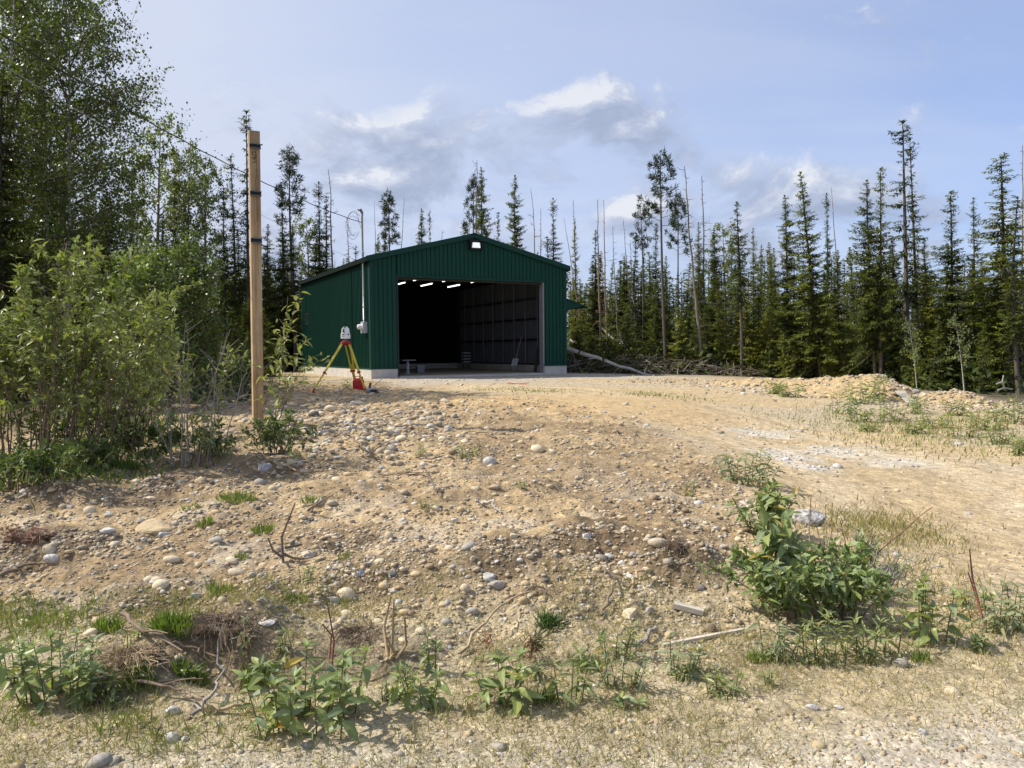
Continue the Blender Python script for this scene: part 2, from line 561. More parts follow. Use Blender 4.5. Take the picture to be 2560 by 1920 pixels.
def build_ground():
    th = np.concatenate([np.radians(np.linspace(-40, 40, 560)), np.radians(np.linspace(44, 316, 60))])
    r = np.concatenate([[0.3, 1.0, 1.7, 2.3], np.geomspace(2.7, 27, 500), np.geomspace(27.3, 75, 90), [110, 180, 350, 800, 1500]])
    T, RR = np.meshgrid(th, r)
    x, y = (np.sin(T) * RR).ravel(), (np.cos(T) * RR).ravel()
    z = ground_z(x, y)
    _, rm, onb = ground_parts(x, y)
    nr, nt = RR.shape
    i = np.arange(nr - 1)[:, None] * nt
    j = np.arange(nt)[None]
    j2 = (j + 1) % nt
    q = np.stack([i + j, i + nt + j, i + nt + j2, i + j2], -1).reshape(-1, 4)
    # ---- colour of the earth itself by kind of soil
    c = lambda *v: np.array(v)
    n1, n2, n3 = fbm(x * .9, y * .9, 50, 4), fbm(x * 3.1, y * 3.1, 51, 4), fbm(x * 14, y * 14, 52, 3)
    mixv = lambda a, b, f: a * (1 - f[:, None]) + b * f[:, None]
    N = len(x)
    soil = mixv(np.tile(c(.38, .292, .182), (N, 1)), np.tile(c(.265, .198, .124), (N, 1)), sstep(.42, .62, n1))
    soil = mixv(soil, np.tile(c(.43, .39, .325), (N, 1)), sstep(.52, .68, n2) * .5 * sstep(9, 5, y))
    drive = mixv(np.tile(c(.44, .348, .222), (N, 1)), np.tile(c(.41, .35, .265), (N, 1)), sstep(.40, .60, fbm(x * .5 + 3, y * .5, 53, 3)))
    col = mixv(drive, soil, rm)
    # worn wheel path sweeping from the door to the road
    tp_ = np.array([PZ(a, b_, z_)[:2] for a, b_, z_ in ((1230, 962, .68), (1400, 975, .58), (1600, 1005, .48), (1800, 1045, .28), (2050, 1120, .12), (2300, 1230, .04), (2560, 1420, 0.), (2900, 1800, 0.))])
    best, arc, acc = np.full(N, 9.0), np.zeros(N), 0.0
    for a0, a1 in zip(tp_[:-1], tp_[1:]):
        dd = a1 - a0
        tt = np.clip(((x - a0[0]) * dd[0] + (y - a0[1]) * dd[1]) / (dd @ dd), 0, 1)
        ds = np.hypot(x - a0[0] - tt * dd[0], y - a0[1] - tt * dd[1])
        arc = np.where(ds < best, acc + tt * np.hypot(*dd), arc)
        best = np.minimum(best, ds)
        acc += np.hypot(*dd)
    wob_ = (fbm(x * 1.1, y * 1.1, 90, 3) - .5) * .7
    path = sstep(2.1, 1.2, best + wob_)
    rut = np.exp(-((best + wob_ * .5 - .85) / .28) ** 2)
    col = mixv(col, np.tile(c(.45, .355, .225), (N, 1)), path * .6)
    col = mixv(col, np.tile(c(.47, .40, .30), (N, 1)), rut * .55 * (.4 + n2))
    strk = fbm(best * 7 + wob_ * 3, arc * .55, 95, 3)
    col = col * (1 + (strk - .5) * .55 * path)[:, None]
    # orange sand
    og = np.exp(-((x - .6) / 2.6) ** 2 - ((y - 16.0) / 2.6) ** 2) + np.exp(-((x - 2.6) / 1.6) ** 2 - ((y - 15.0) / 2.2) ** 2) + .8 * np.exp(-((x + 1.8) / 1.5) ** 2 - ((y - 15.5) / 1.3) ** 2)
    og = np.clip(og * (.45 + 1.1 * n1), 0, 1) * .75
    col = mixv(col, np.tile(c(.46, .335, .185), (N, 1)), og)
    col = mixv(col, np.tile(c(.41, .315, .19), (N, 1)), onb * .9)
    # grey crushed gravel apron at the door
    a, b = shed_ab(x, y)
    ap = sstep(-4.6, -2.4, b + (n1 - .5) * 2.0) * sstep(-.6, 1.2, a + (n1 - .5) * 2) * sstep(13, 8.5, a)
    col = mixv(col, np.tile(c(.39, .36, .315), (N, 1)), ap * .9)
    # spilled white crush on the drive
    wh = np.zeros(N)
    for (qx, qy, sx, sy) in [(1900, 1082, 120, 13), (1960, 1140, 110, 22), (2080, 1125, 150, 16), (2020, 1170, 90, 14), (2230, 1145, 140, 14), (1850, 1082, 60, 6)]:
        p = PZ(qx, qy, .14)
        w = sx * p[1] / F
        h = sy * p[1] ** 2 / (F * 1.45)
        wh = np.maximum(wh, np.exp(-((x - p[0]) / w) ** 2 - ((y - p[1]) / h) ** 2))
    wh = sstep(.22, .95, wh * (.35 + 1.3 * fbm(x * 4, y * 4, 91, 4)))
    col = mixv(col, np.tile(c(.52, .50, .46), (N, 1)), wh * .75)
    # road of pale crush and dusty straw verge in front
    strw = sstep(5.0, 4.1, y + (n1 - .5) * 1.2) * (1 - sstep(.5, .75, n2) * .3)
    col = mixv(col, np.tile(c(.40, .345, .245), (N, 1)), strw * .8)
    road = sstep(3.3, 2.8, y + .34 * np.minimum(0, 1.0 - x) + (n1 - .5) * .6)
    col = mixv(col, np.tile(c(.46, .425, .37), (N, 1)), road * .85)
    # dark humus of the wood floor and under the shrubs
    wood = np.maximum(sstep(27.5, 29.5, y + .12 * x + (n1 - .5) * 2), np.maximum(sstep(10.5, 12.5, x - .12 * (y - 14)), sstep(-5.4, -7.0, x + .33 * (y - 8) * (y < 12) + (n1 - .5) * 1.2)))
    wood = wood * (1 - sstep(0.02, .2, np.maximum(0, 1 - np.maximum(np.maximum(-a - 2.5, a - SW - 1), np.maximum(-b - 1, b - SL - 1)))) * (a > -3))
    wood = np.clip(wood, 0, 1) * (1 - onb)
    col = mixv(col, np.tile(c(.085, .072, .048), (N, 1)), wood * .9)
    for cx, cy, r, h in _clod:
        d = np.hypot((x - cx) / 1.5, (y - cy + r * .5))
        col = mixv(col, np.tile(c(.135, .10, .066), (N, 1)), np.exp(-(d / (r * .95)) ** 4) * .8 * np.clip(.3 + 1.3 * n2, 0, 1))
    col = col * (.86 + .28 * n3)[:, None] * 1.02
    col = col * np.array([1.0, .985, .925])
    mb = MB()
    mb.add(np.stack([x, y, z], -1), q, col)
    mb.v[0] = np.concatenate([mb.v[0]])
    m, t, out = new_mat('earth')
    tc = nd(t, 'ShaderNodeTexCoord').outputs['Object']
    a_ = nd(t, 'ShaderNodeAttribute', attribute_name='col').outputs[0]
    v1 = nd(t, 'ShaderNodeTexVoronoi', ins={'Vector': tc, 'Scale': 48.0, 'Randomness': 1.0})
    v2 = nd(t, 'ShaderNodeTexVoronoi', ins={'Vector': tc, 'Scale': 17.0, 'Randomness': 1.0})
    g1 = nd(t, 'ShaderNodeSeparateColor', ins={0: v1.outputs['Color']}).outputs[0]
    g2 = nd(t, 'ShaderNodeSeparateColor', ins={0: v2.outputs['Color']}).outputs[1]
    f1 = ramp(t, g1, [(0.0, (.82, .81, .80)), (.5, (.97, .97, .97)), (.85, (1.06, 1.06, 1.06)), (1.0, (1.3, 1.29, 1.26))])
    f2 = ramp(t, g2, [(0.0, (.84, .83, .82)), (.6, (1.0, 1.0, 1.0)), (1.0, (1.25, 1.22, 1.18))])
    n = nd(t, 'ShaderNodeTexNoise', ins={'Vector': tc, 'Scale': 5.0, 'Detail': 8.0, 'Roughness': .65}).outputs[0]
    f3 = ramp(t, n, [(.3, (.80, .80, .80)), (.7, (1.16, 1.16, 1.16))])
    cc = mixc(t, 1.0, mixc(t, 1.0, mixc(t, 1.0, a_, f1, 'MULTIPLY'), f2, 'MULTIPLY'), f3, 'MULTIPLY')
    bs = nd(t, 'ShaderNodeBsdfPrincipled', ins={'Base Color': cc, 'Roughness': .95, 'Specular IOR Level': .15})
    h = mth(t, 'ADD', mth(t, 'MULTIPLY', v1.outputs['Distance'], -.5), mth(t, 'MULTIPLY', n, .6))
    n4 = nd(t, 'ShaderNodeTexNoise', ins={'Vector': tc, 'Scale': 90.0, 'Detail': 4.0, 'Roughness': .7}).outputs[0]
    h = mth(t, 'ADD', h, mth(t, 'MULTIPLY', n4, .5))
    bp = nd(t, 'ShaderNodeBump', ins={'Height': h, 'Strength': .8, 'Distance': .016})
    t.links.new(bp.outputs[0], bs.inputs['Normal'])
    t.links.new(bs.outputs[0], out.inputs[0])
    o = mb.build('ground', m, None, True)
    tag(o, kind='structure')
    # close the middle of the sheet under the photographer's feet
    return o


build_ground()
# ------------------------------------------------------------------ the green shed
M_GREEN = mat('green_painted_steel', (.006, .052, .034), rough=.5, var=.07, scale=1.5, spec=.2)
M_GREENT = mat('green_trim', (.006, .045, .030), rough=.5, var=.05, spec=.2)
M_ROOFD = mat('dark_roof_edge', (.004, .010, .008), rough=.85, var=.05, spec=.1)
M_CONC = mat('concrete', (.50, .47, .43), rough=.9, var=.14, scale=2.5, bump=.5, bscale=30)
M_FLOOR = mat('floor_concrete', (.30, .25, .18), rough=.8, var=.15, scale=1.2)
M_LINER = mat('grey_liner_steel', (.085, .09, .105), rough=.5, metal=.0, var=.1, scale=3)
M_DARKIN = mat('near_black_lining', (.006, .006, .007), rough=.9, var=.1, spec=.1)  # even near-black tone for the inner walls and ceiling
M_BLACK = mat('black_paint', (.012, .012, .013), rough=.5, var=.1)
M_GALV = mat('galvanised_steel', (.48, .50, .52), rough=.42, metal=.35, var=.1, scale=20)
M_GREYBOX = mat('grey_box_paint', (.42, .44, .45), rough=.5, var=.05)
M_WHITE = mat('white_paint', (.88, .88, .86), rough=.45, var=.04)
M_GLASSD = mat('dark_window_glass', (.015, .018, .02), rough=.05, var=.02, spec=.8)
M_LAMP = mat('lit_tube', (.9, .9, .88), rough=.4, var=0, emit=((1.0, .98, .92), 2.2))
M_FLOOD = mat('flood_lens', (.85, .87, .9), rough=.2, var=0, emit=((.95, .98, 1.0), .42))
M_GREYT = mat('mid_grey_plastic', (.20, .21, .21), rough=.5, var=.05)

EAVE, ZST, RIDGE, DL, DR, DTOP, SLAB = 4.57, 1.046, 5.47, .892, 6.30, 3.99, .80


def roof_z(a):
    return EAVE + (RIDGE - EAVE) * (1 - np.abs(np.asarray(a, float) - SW / 2) / (SW / 2))


def corr(mb, u0, u1, zb, zt, place, pitch=.150, rise=.038, phase=0.0):
    """ribbed sheet between u0 and u1; place(u, out, z) -> xyz"""
    us, outs = [u0], [0.0]
    k0 = math.floor((u0 - phase) / pitch)
    for k in range(k0, math.ceil((u1 - phase) / pitch) + 1):
        s = phase + k * pitch
        for du, o in ((.100, 0), (.112, rise), (.138, rise), (.149, 0)):
            if u0 + 1e-4 < s + du < u1 - 1e-4:
                us.append(s + du)
                outs.append(o)
    us.append(u1)
    outs.append(0.0)
    us, outs = np.array(us), np.array(outs)
    zb_ = np.array([zb(u) for u in us])
    zt_ = np.array([zt(u) for u in us])
    v = np.concatenate([[place(u, o, z) for u, o, z in zip(us, outs, zb_)], [place(u, o, z) for u, o, z in zip(us, outs, zt_)]])
    n = len(us)
    j = np.arange(n - 1)
    mb.add(v, np.stack([j, j + 1, n + j + 1, n + j], -1))


shed = thing('metal_shed', 'dark green ribbed metal shed with gable roof and wide open doorway', 'shed', (SHX, SHY, 0), YAW)


def build_shed():
    cst = lambda z: (lambda u: z)
    # front sheets
    front = lambda u, o, z: (u, -.012 - o, z)
    cuts = [.06, DL - .02] + list(np.arange(DL - .02 + .914, DR, .914)) + [DR + .02, SW - .06]
    cuts = [.06, DL - .02, 1.80, 2.71, 3.62, 4.53, 5.44, DR + .02, SW - .06]
    for u0, u1 in zip(cuts[:-1], cuts[1:]):
        mb = MB()
        zb = ZST if (u1 <= DL or u0 >= DR) else DTOP + .03
        corr(mb, u0, u1 - .004, cst(zb), lambda u: float(roof_z(u)) - .02, front)
        mb.build('wall_panel', M_GREEN, shed)
    left = lambda u, o, z: (-.012 - o, u, z)
    right = lambda u, o, z: (SW + .012 + o, u, z)
    back = lambda u, o, z: (u, SL + .012 + o, z)
    n = 10
    for i in range(n):
        u0, u1 = .06 + i * (SL - .12) / n, .06 + (i + 1) * (SL - .12) / n - .004
        corr(m1 := MB(), u0, u1, cst(ZST), cst(EAVE - .01), left)
        m1.build('wall_panel', M_GREEN, shed)
        corr(m2 := MB(), u0, u1, cst(ZST), cst(EAVE - .01), right)
        m2.build('wall_panel', M_GREEN, shed)
    for i in range(8):
        u0, u1 = .06 + i * (SW - .12) / 8, .06 + (i + 1) * (SW - .12) / 8 - .004
        corr(m3 := MB(), u0, u1, cst(ZST), lambda u: float(roof_z(u)) - .02, back)
        m3.build('wall_panel', M_GREEN, shed)
    # foundation
    f = MB()
    T = .22
    f.box((-.03, -.03, .2), (DL - .01, T, ZST - .012))
    f.box((DR + .01, -.03, .2), (SW + .03, T, ZST - .012))
    f.box((-.03, T, .2), (T - .03, SL + .03, ZST - .012))
    f.box((SW - T + .03, T, .2), (SW + .03, SL + .03, ZST - .012))
    f.box((T - .03, SL - T, .2), (SW - T + .03, SL + .03, ZST - .012))
    f.build('foundation', M_CONC, shed)
    MB().box((DL - .01, -.16, .25), (DR + .01, T, SLAB - .012)).build('door_sill', M_CONC, shed)
    MB().box((T - .03, T, .3), (SW - T + .03, SL - T, SLAB)).build('floor_slab', M_FLOOR, shed)
    # base flashing
    for lo, hi in (((-.045, -.045, ZST - .012), (DL - .01, .0, ZST + .035)), ((DR + .01, -.045, ZST - .012), (SW + .045, 0, ZST + .035)),
                   ((-.045, 0, ZST - .012), (0, SL, ZST + .035)), ((SW, 0, ZST - .012), (SW + .045, SL, ZST + .035))):
        MB().box(lo, hi).build('base_flashing', M_GREENT, shed)
    # corner trims (outside angle)
    for (x0, y0, sx, sy) in ((0, 0, 1, 1), (SW, 0, -1, 1), (0, SL, 1, -1), (SW, SL, -1, -1)):
        mb = MB()
        a0, a1 = sorted((x0 - sx * .04, x0 + sx * .10))
        b0, b1 = sorted((y0 - sy * .040, y0 - sy * .034))
        mb.box((a0, b0, ZST + .036), (a1, b1, EAVE - .03))
        c0, c1 = sorted((x0 - sx * .040, x0 - sx * .034))
        d0, d1 = sorted((y0 - sy * .033, y0 + sy * .10))
        mb.box((c0, d0, ZST + .036), (c1, d1, EAVE - .03))
        mb.build('corner_trim', M_GREENT, shed)
    # roof sheets with overhang, as ribbed slabs
    OH, OE = .10, .16
    for sgn in (-1, 1):
        for i in range(10):
            b0 = -OH + i * (SL + 2 * OH) / 10
            b1 = -OH + (i + 1) * (SL + 2 * OH) / 10 - .003
            mb = MB()
            sl = (RIDGE - EAVE) / (SW / 2)
            ae = -OE if sgn < 0 else SW + OE
            ze = EAVE - sl * OE
            am = SW / 2
            rows = []
            bs, os_ = [b0], [0]
            k = 0
            while b0 + k * .3 + .28 < b1:
                for du, o in ((.22, 0), (.235, .02), (.265, .02), (.28, 0)):
                    bs.append(b0 + k * .3 + du)
                    os_.append(o)
                k += 1
            bs.append(b1)
            os_.append(0)
            nn = len(bs)
            v = [(ae, b, ze + .055 + o) for b, o in zip(bs, os_)] + [(am, b, RIDGE + .055 + o) for b, o in zip(bs, os_)] + [(ae, b, ze + .045) for b in bs] + [(am, b, RIDGE + .045) for b in bs]
            j = np.arange(nn - 1)
            mb.add(v, [np.stack([j, j + 1, nn + j + 1, nn + j], -1), np.stack([2 * nn + j, 3 * nn + j, 3 * nn + j + 1, 2 * nn + j + 1], -1)])
            mb.build('roof_sheet', M_ROOFD, shed)
        # rake trim (front, back) and eave trim
        for bb, th in ((-OH - .012, .012), (SL + OH, .012)):
            mb = MB()
            p = [(-OE - .01, EAVE - sl * OE - .085), (-OE - .01, EAVE - sl * OE + .085), (SW / 2, RIDGE + .095), (SW / 2, RIDGE - .075)]
            if sgn > 0:
                p = [(SW - q[0], q[1]) for q in p][::-1]
            mb.prism(p, bb, bb + th, axis='y')
            # return under the rake
            q = [(a_, z_ - .0) for a_, z_ in (p[0], p[3])] if sgn < 0 else [(p[3][0], p[3][1]), (p[0][0], p[0][1])]
            mb.build('gable_trim', M_GREENT, shed)
        # soffit strip between wall and rake
        mb = MB()
        e0 = -OE if sgn < 0 else SW + OE
        mb.add([(e0, -OH, EAVE - sl * OE - .03), (SW / 2, -OH, RIDGE - .03), (SW / 2, 0, RIDGE - .03), (e0, 0, EAVE - sl * OE - .03)], np.array([(0, 1, 2, 3)]))
        mb.build('soffit', M_ROOFD, shed)
        xo = -OE - .014 if sgn < 0 else SW + OE + .002
        MB().box((xo, -OH, EAVE - .125), (xo + .012, SL + OH, EAVE + .02)).build('eave_trim', M_ROOFD, shed)
        xi0, xi1 = (-OE, -.013) if sgn < 0 else (SW + .013, SW + OE)
        MB().box((xi0, -OH, EAVE - .12), (xi1, SL + OH, EAVE - .105)).build('eave_soffit', M_ROOFD, shed)
    MB().prism([(-.25, 0), (0, .07), (.25, 0), (0, .055)], -OH - .014, SL + OH + .014, axis='y', M=Matrix.Translation((SW / 2, 0, RIDGE + .03))).build('ridge_cap', M_GREENT, shed)
    # door frame
    J = .05
    MB().box((DL - .035, -.045, SLAB - .02), (DL + .015, .22, DTOP)).build('door_jamb', M_BLACK, shed)
    MB().box((DR - .015, -.045, SLAB - .02), (DR + .035, .22, DTOP)).build('door_jamb', mat('jamb_grey', (.23, .23, .25), rough=.5), shed)
    MB().box((DL - .035, -.05, DTOP), (DR + .035, .22, DTOP + .07)).build('door_header', M_GREENT, shed)
    MB().box((DL + .02, .10, DTOP - .06), (DR - .02, .16, DTOP - .005)).build('door_seal', mat('brown_rubber', (.05, .04, .035), rough=.7), shed)
    # lining: left, back and ceiling plain near black, right wall bare grey steel between girts
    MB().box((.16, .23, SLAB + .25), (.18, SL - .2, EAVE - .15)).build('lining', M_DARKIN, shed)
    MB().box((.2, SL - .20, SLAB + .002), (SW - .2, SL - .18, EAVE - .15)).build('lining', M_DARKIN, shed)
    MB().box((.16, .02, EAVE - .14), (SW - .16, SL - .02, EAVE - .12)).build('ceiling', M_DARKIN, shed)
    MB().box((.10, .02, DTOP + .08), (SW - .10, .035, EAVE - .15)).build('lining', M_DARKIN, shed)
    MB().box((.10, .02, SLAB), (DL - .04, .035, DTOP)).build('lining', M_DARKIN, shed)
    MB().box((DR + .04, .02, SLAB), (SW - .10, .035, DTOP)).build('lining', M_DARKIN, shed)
    for i in range(9):
        mb = MB()
        u0 = .25 + i * 1.0
        corr(mb, u0, u0 + .99, cst(ZST + .01), cst(EAVE - .15), lambda u, o, z: (SW - .055 - o, u, z), pitch=.15, rise=.02)
        mb.build('liner_sheet', M_LINER, shed)
    for z in (1.98, 2.78, 3.55):
        MB().box((SW - .16, .30, z), (SW - .085, SL - .25, z + .07)).build('wall_girt', M_BLACK, shed)
    MB().box((SW - .19, .30, ZST - .005), (SW - .02, SL - .25, ZST + .045)).build('wall_girt', M_BLACK, shed)
    for i in range(9):
        y = .75 + i * .95
        MB().box((SW - .185, y, ZST + .046), (SW - .165, y + .05, EAVE - .15)).build('wall_stud', M_GREYT, shed)
    # awning over the side door
    sl0 = (3.50, 3.20)
    AX, AY0, AY1 = SW + .045, .10, 1.5
    mb = MB()
    mb.prism([(AX, sl0[0]), (AX + 1.0, sl0[1]), (AX + 1.0, sl0[1] - .06), (AX, sl0[0] - .05)], AY0, AY1, axis='y')
    aw = mb.build('awning', M_GREENT, shed)
    for y in (AY0 + .02, AY1 - .06):
        b = MB()
        arc = [(AX + .75, 3.19), (AX + .45, 3.14), (AX + .22, 3.05), (AX + .08, 2.93), (AX, 2.86)]
        top = [(AX + .75, 3.215), (AX + .45, 3.30), (AX + .22, 3.375), (AX + .08, 3.42), (AX, 3.445)]
        for k in range(4):
            b.prism([arc[k], arc[k + 1], top[k + 1], top[k]], y, y + .04, axis='y')
        b.build('bracket', M_GREENT, aw)
    MB().box((SW + .012, AY0 + .15, SLAB), (SW + .05, AY1 - .15, 2.85)).build('side_door', M_GREENT, shed)
    # window in the far end of the left wall
    wb0, wb1, wz0, wz1 = 8.15, 8.75, 2.75, 3.22
    fr = MB()
    for lo, hi in (((-.06, wb0, wz0), (-.02, wb0 + .05, wz1)), ((-.06, wb1 - .05, wz0), (-.02, wb1, wz1)), ((-.06, wb0 + .05, wz0), (-.02, wb1 - .05, wz0 + .05)), ((-.06, wb0 + .05, wz1 - .05), (-.02, wb1 - .05, wz1))):
        fr.box(lo, hi)
    wnd = fr.build('window', M_BLACK, shed)
    MB().box((-.045, wb0 + .05, wz0 + .05), (-.036, wb1 - .05, wz1 - .05)).build('pane', M_GLASSD, wnd)


build_shed()
SHM = Matrix.Translation((SHX, SHY, 0)) @ Matrix.Rotation(YAW, 4, 'Z')


def sw(a, b, z):
    return SHM @ Vector((a, b, z))


# floodlight on the gable
fl = thing('flood_light', 'square white floodlight in a black housing on the shed gable', 'floodlight', sw(SW / 2 + .02, -.03, 5.15), YAW)
mb = MB()
mb.box((-.21, -.10, -.14), (.21, -.02, .16))
mb.box((-.23, -.22, .145), (.23, -.02, .165))
mb.box((-.23, -.20, -.15), (-.205, -.02, .145))
mb.box((.205, -.20, -.15), (.23, -.02, .145))
mb.build('housing', M_BLACK, fl)
MB().prism([(-.145, -.085), (.145, -.085), (.12, .085), (-.12, .085)], -.165, -.105, axis='y').build('lens', M_FLOOD, fl)

# ceiling lamps
bdir = np.array([-_sy, _cy])
_far = [PZ(999, 709.5, 4.3), PZ(1066, 712, 4.3), PZ(1134, 715, 4.3)]
_near = [PZ(1034, 701, 4.3), PZ(1107, 703.5, 4.3), PZ(1178, 706, 4.3)]
lab = ['lit tube lamp on shed ceiling, cut by the left door jamb', 'lit tube lamp on shed ceiling, middle of the farther row', 'lit tube lamp on shed ceiling, right end of the farther row',
       'lit tube lamp half behind the door header, left of three', 'lit tube lamp half behind the door header, middle of three', 'lit tube lamp half behind the door header, right of three']
for k, p in enumerate(_far + _near):
    c = np.array(p[:2]) - bdir * (.6 if k >= 3 else 0)
    t = thing('ceiling_lamp', lab[k], 'lamp', (c[0], c[1], 4.3), YAW, 'tube lamps under the shed ceiling')
    MB().box((-.05, -.66, .02), (.05, .66, .075)).build('fitting', M_GREYT, t)
    MB().tube([(0, -.6, 0), (0, .6, 0)], .023, 8).build('tube', M_LAMP, t)

# meter, conduit and weatherhead on the left wall
em = thing('electric_meter', 'grey electric meter box with tall conduit mast on the shed wall', 'electric meter', sw(-.04, .38, 0), YAW)
MB().box((-.15, -.13, 2.20), (-.005, .13, 2.56)).build('meter_box', M_GREYBOX, em)
MB().box((-.156, .10, 2.2), (-.151, .13, 2.56)).build('box_hinge', M_GREYT, em)
mb = MB()
mb.lathe([(0, .15), (.06, .14), (.082, .11), (.088, .02), (.10, .0)], 16, Matrix.Translation((-.15, .02, 2.40)) @ Matrix.Rotation(-math.pi / 2, 4, 'Y'))
mb.build('meter_dial', mat('meter_glass', (.66, .68, .68), rough=.12, var=.1, spec=.6), em, True)
CX = -.075
MB().tube([(CX, 0, 2.56), (CX, 0, 4.0), (CX, 0, 5.98)], .028, 10).build('conduit', M_GALV, em, True)
for z in (2.60, 3.02, 3.42, 4.05):
    MB().lathe([(.029, 0), (.037, .003), (.037, .03), (.029, .033)], 10, Matrix.Translation((CX, 0, z))).build('conduit_strap', M_GALV, em)
mb = MB().lathe([(.029, 0), (.045, .01), (.045, .12), (.029, .13)], 10, Matrix.Translation((CX, 0, 4.68)))
mb.build('roof_collar', M_GALV, em)
mb = MB()
mb.tube([(CX, 0, 5.95), (CX, 0, 6.04), (CX - .05, -.01, 6.12), (CX - .14, -.03, 6.10)], [.036, .045, .05, .04], 10)
mb.build('weather_head', M_GREYT, em, True)
lp = MB()
for k, (rr, ph) in enumerate(((.24, 0.0), (.34, .5), (.29, -.35))):
    th = np.linspace(.2, 5.2, 28)
    ctr = np.array((CX - .30, -.05 - .04 * k, 5.62))
    e = np.stack([ctr[0] - rr * np.cos(th + ph) * -.7 * (1 + .2 * np.sin(2 * th + k)), np.full(28, ctr[1]) + .05 * np.sin(3 * th), ctr[2] + rr * 1.3 * np.sin(th + ph) + .05 * np.cos(th * 2.3 + k)], -1)
    lp.tube(e, .0055, 5)
lp.build('wire_loop', M_BLACK, em)

# overhead wires
def cable(name, label, a, b, sag, r, m, n=40, wob=0.0):
    a, b = np.array(a, float), np.array(b, float)
    t = np.linspace(0, 1, n)
    p = a + (b - a) * t[:, None]
    p[:, 2] -= sag * 4 * t * (1 - t)
    if wob:
        p[:, 2] += wob * np.sin(t * 70) * .5
    o = MB().tube(p, r, 6).build(name, m, None, True)
    return tag(o, label, 'cable', 'overhead wires to the shed')


m_hd = np.array(sw(-.12, .38, 5.72))
cable('power_cable', 'thick black overhead cable running down to the shed mast', m_hd, P(-160, -15, 10.0), .30, .0105, M_BLACK, 90, .012)
cable('guy_wire', 'thin pale wire below the black cable', sw(-.1, 1.2, 4.62), P(-160, 60, 10.4), .2, .0038, M_GALV)

# ------------------------------------------------------------------ wooden post
M_TIMBER, t_, out_ = new_mat('fresh_timber')
tc_ = nd(t_, 'ShaderNodeTexCoord').outputs['Object']
mp_ = nd(t_, 'ShaderNodeMapping', ins={0: tc_})
mp_.inputs['Scale'].default_value = (30, 30, 1.1)
n_ = nd(t_, 'ShaderNodeTexNoise', ins={'Vector': mp_.outputs[0], 'Scale': 1.0, 'Detail': 6.0, 'Roughness': .6, 'Distortion': .6}).outputs[0]
n2_ = nd(t_, 'ShaderNodeTexNoise', ins={'Vector': tc_, 'Scale': 2.2, 'Detail': 3.0}).outputs[0]
c_ = ramp(t_, n_, [(.28, (.27, .165, .075)), (.5, (.49, .345, .195)), (.72, (.57, .415, .25))])
c_ = mixc(t_, 1.0, c_, ramp(t_, n2_, [(.3, (.72, .70, .68)), (.6, (1.05, 1.05, 1.05))]), 'MULTIPLY')
sz_ = nd(t_, 'ShaderNodeSeparateXYZ', ins={0: tc_}).outputs[2]
c_ = mixc(t_, mth(t_, 'MULTIPLY', mth(t_, 'SUBTRACT', sz_, 2.6), .38, clamp=True), c_, (.20, .135, .075, 1))   # weathered upper end
b_ = nd(t_, 'ShaderNodeBsdfPrincipled', ins={'Base Color': c_, 'Roughness': .75, 'Specular IOR Level': .2})
bp_ = nd(t_, 'ShaderNodeBump', ins={'Height': n_, 'Strength': .4, 'Distance': .006})
t_.links.new(bp_.outputs[0], b_.inputs['Normal'])
t_.links.new(b_.outputs[0], out_.inputs[0])
pb = G(645, 1062)
post = thing('timber_post', 'tall square timber post with three metal brackets and a scrawled number', 'post', pb, R(10))
pt = P(634.5, 329, pb[1])
hgt = pt[2] - pb[2]
lean = math.atan2(pt[0] - pb[0], hgt)
post.rotation_euler = (0, lean, R(27))
PWH = .070
mb = MB()
c = .006
prof = [(-PWH + c, -PWH), (PWH - c, -PWH), (PWH, -PWH + c), (PWH, PWH - c), (PWH - c, PWH), (-PWH + c, PWH), (-PWH, PWH - c), (-PWH, -PWH + c)]
mb.prism(prof, -.4, hgt)
mb.build('timber', M_TIMBER, post)
M_BRK = mat('bracket_grey', (.16, .17, .18), rough=.45, metal=.3)
for py in (368, 486, 603):
    z = P(640, py, pb[1])[2] - pb[2]
    mb = MB()
    mb.box((-PWH - .004, -PWH - .008, z - .03), (PWH + .006, -PWH - .001, z + .03))
    br = mb.build('bracket', M_BLACK, post)
    MB().box((-PWH - .004, -PWH - .035, z + .024), (PWH + .008, -PWH - .008, z + .034)).build('bracket_lip', M_BRK, br)
    MB().box((-PWH - .004, -PWH - .035, z - .034), (PWH + .008, -PWH - .008, z - .024)).build('bracket_lip', M_BRK, br)
zb = P(640, 359, pb[1])[2] - pb[2]
MB().tube([(PWH - .01, 0, zb), (PWH + .045, 0, zb)], .009, 6).build('bolt', M_BLACK, post)
# scrawled figures: a 9 above a 5, thin charred strokes lying on the wood
def stroke(p, z0, s):
    q = [(x * s - .012, -PWH - .0022, z0 + y * s) for x, y in p]
    return MB().tube(q, .0042, 4)


z9 = P(636, 388, pb[1])[2] - pb[2]
nine = [(.45 * math.cos(a), .45 * math.sin(a) + .2) for a in np.linspace(.1, 2 * math.pi + .1, 14)] + [(.50, -.3), (.35, -.85), (.0, -1.1)]
stroke(nine, z9, .055).build('scrawled_figure', mat('pencil_brown', (.07, .035, .015), rough=.9), post)
z5 = P(636, 402, pb[1])[2] - pb[2]
five = [(.5, .8), (-.4, .75), (-.45, .2), (.1, .25), (.5, -.1), (.35, -.6), (-.45, -.7)]
stroke(five, z5, .05).build('scrawled_figure', bpy.data.materials['pencil_brown'], post)
ck = MB()
for (xo, a, b2, w) in ((.012, .18, 1.25, .0022), (.018, 1.3, 2.0, .0018), (-.02, .75, 1.05, .0015)):
    zz = np.linspace(hgt - a, hgt - b2, 18)
    ck.tube(np.stack([xo + .006 * np.sin(zz * 9) + .003 * np.sin(zz * 31), np.full(18, -PWH - .0006), zz], -1), w, 4)
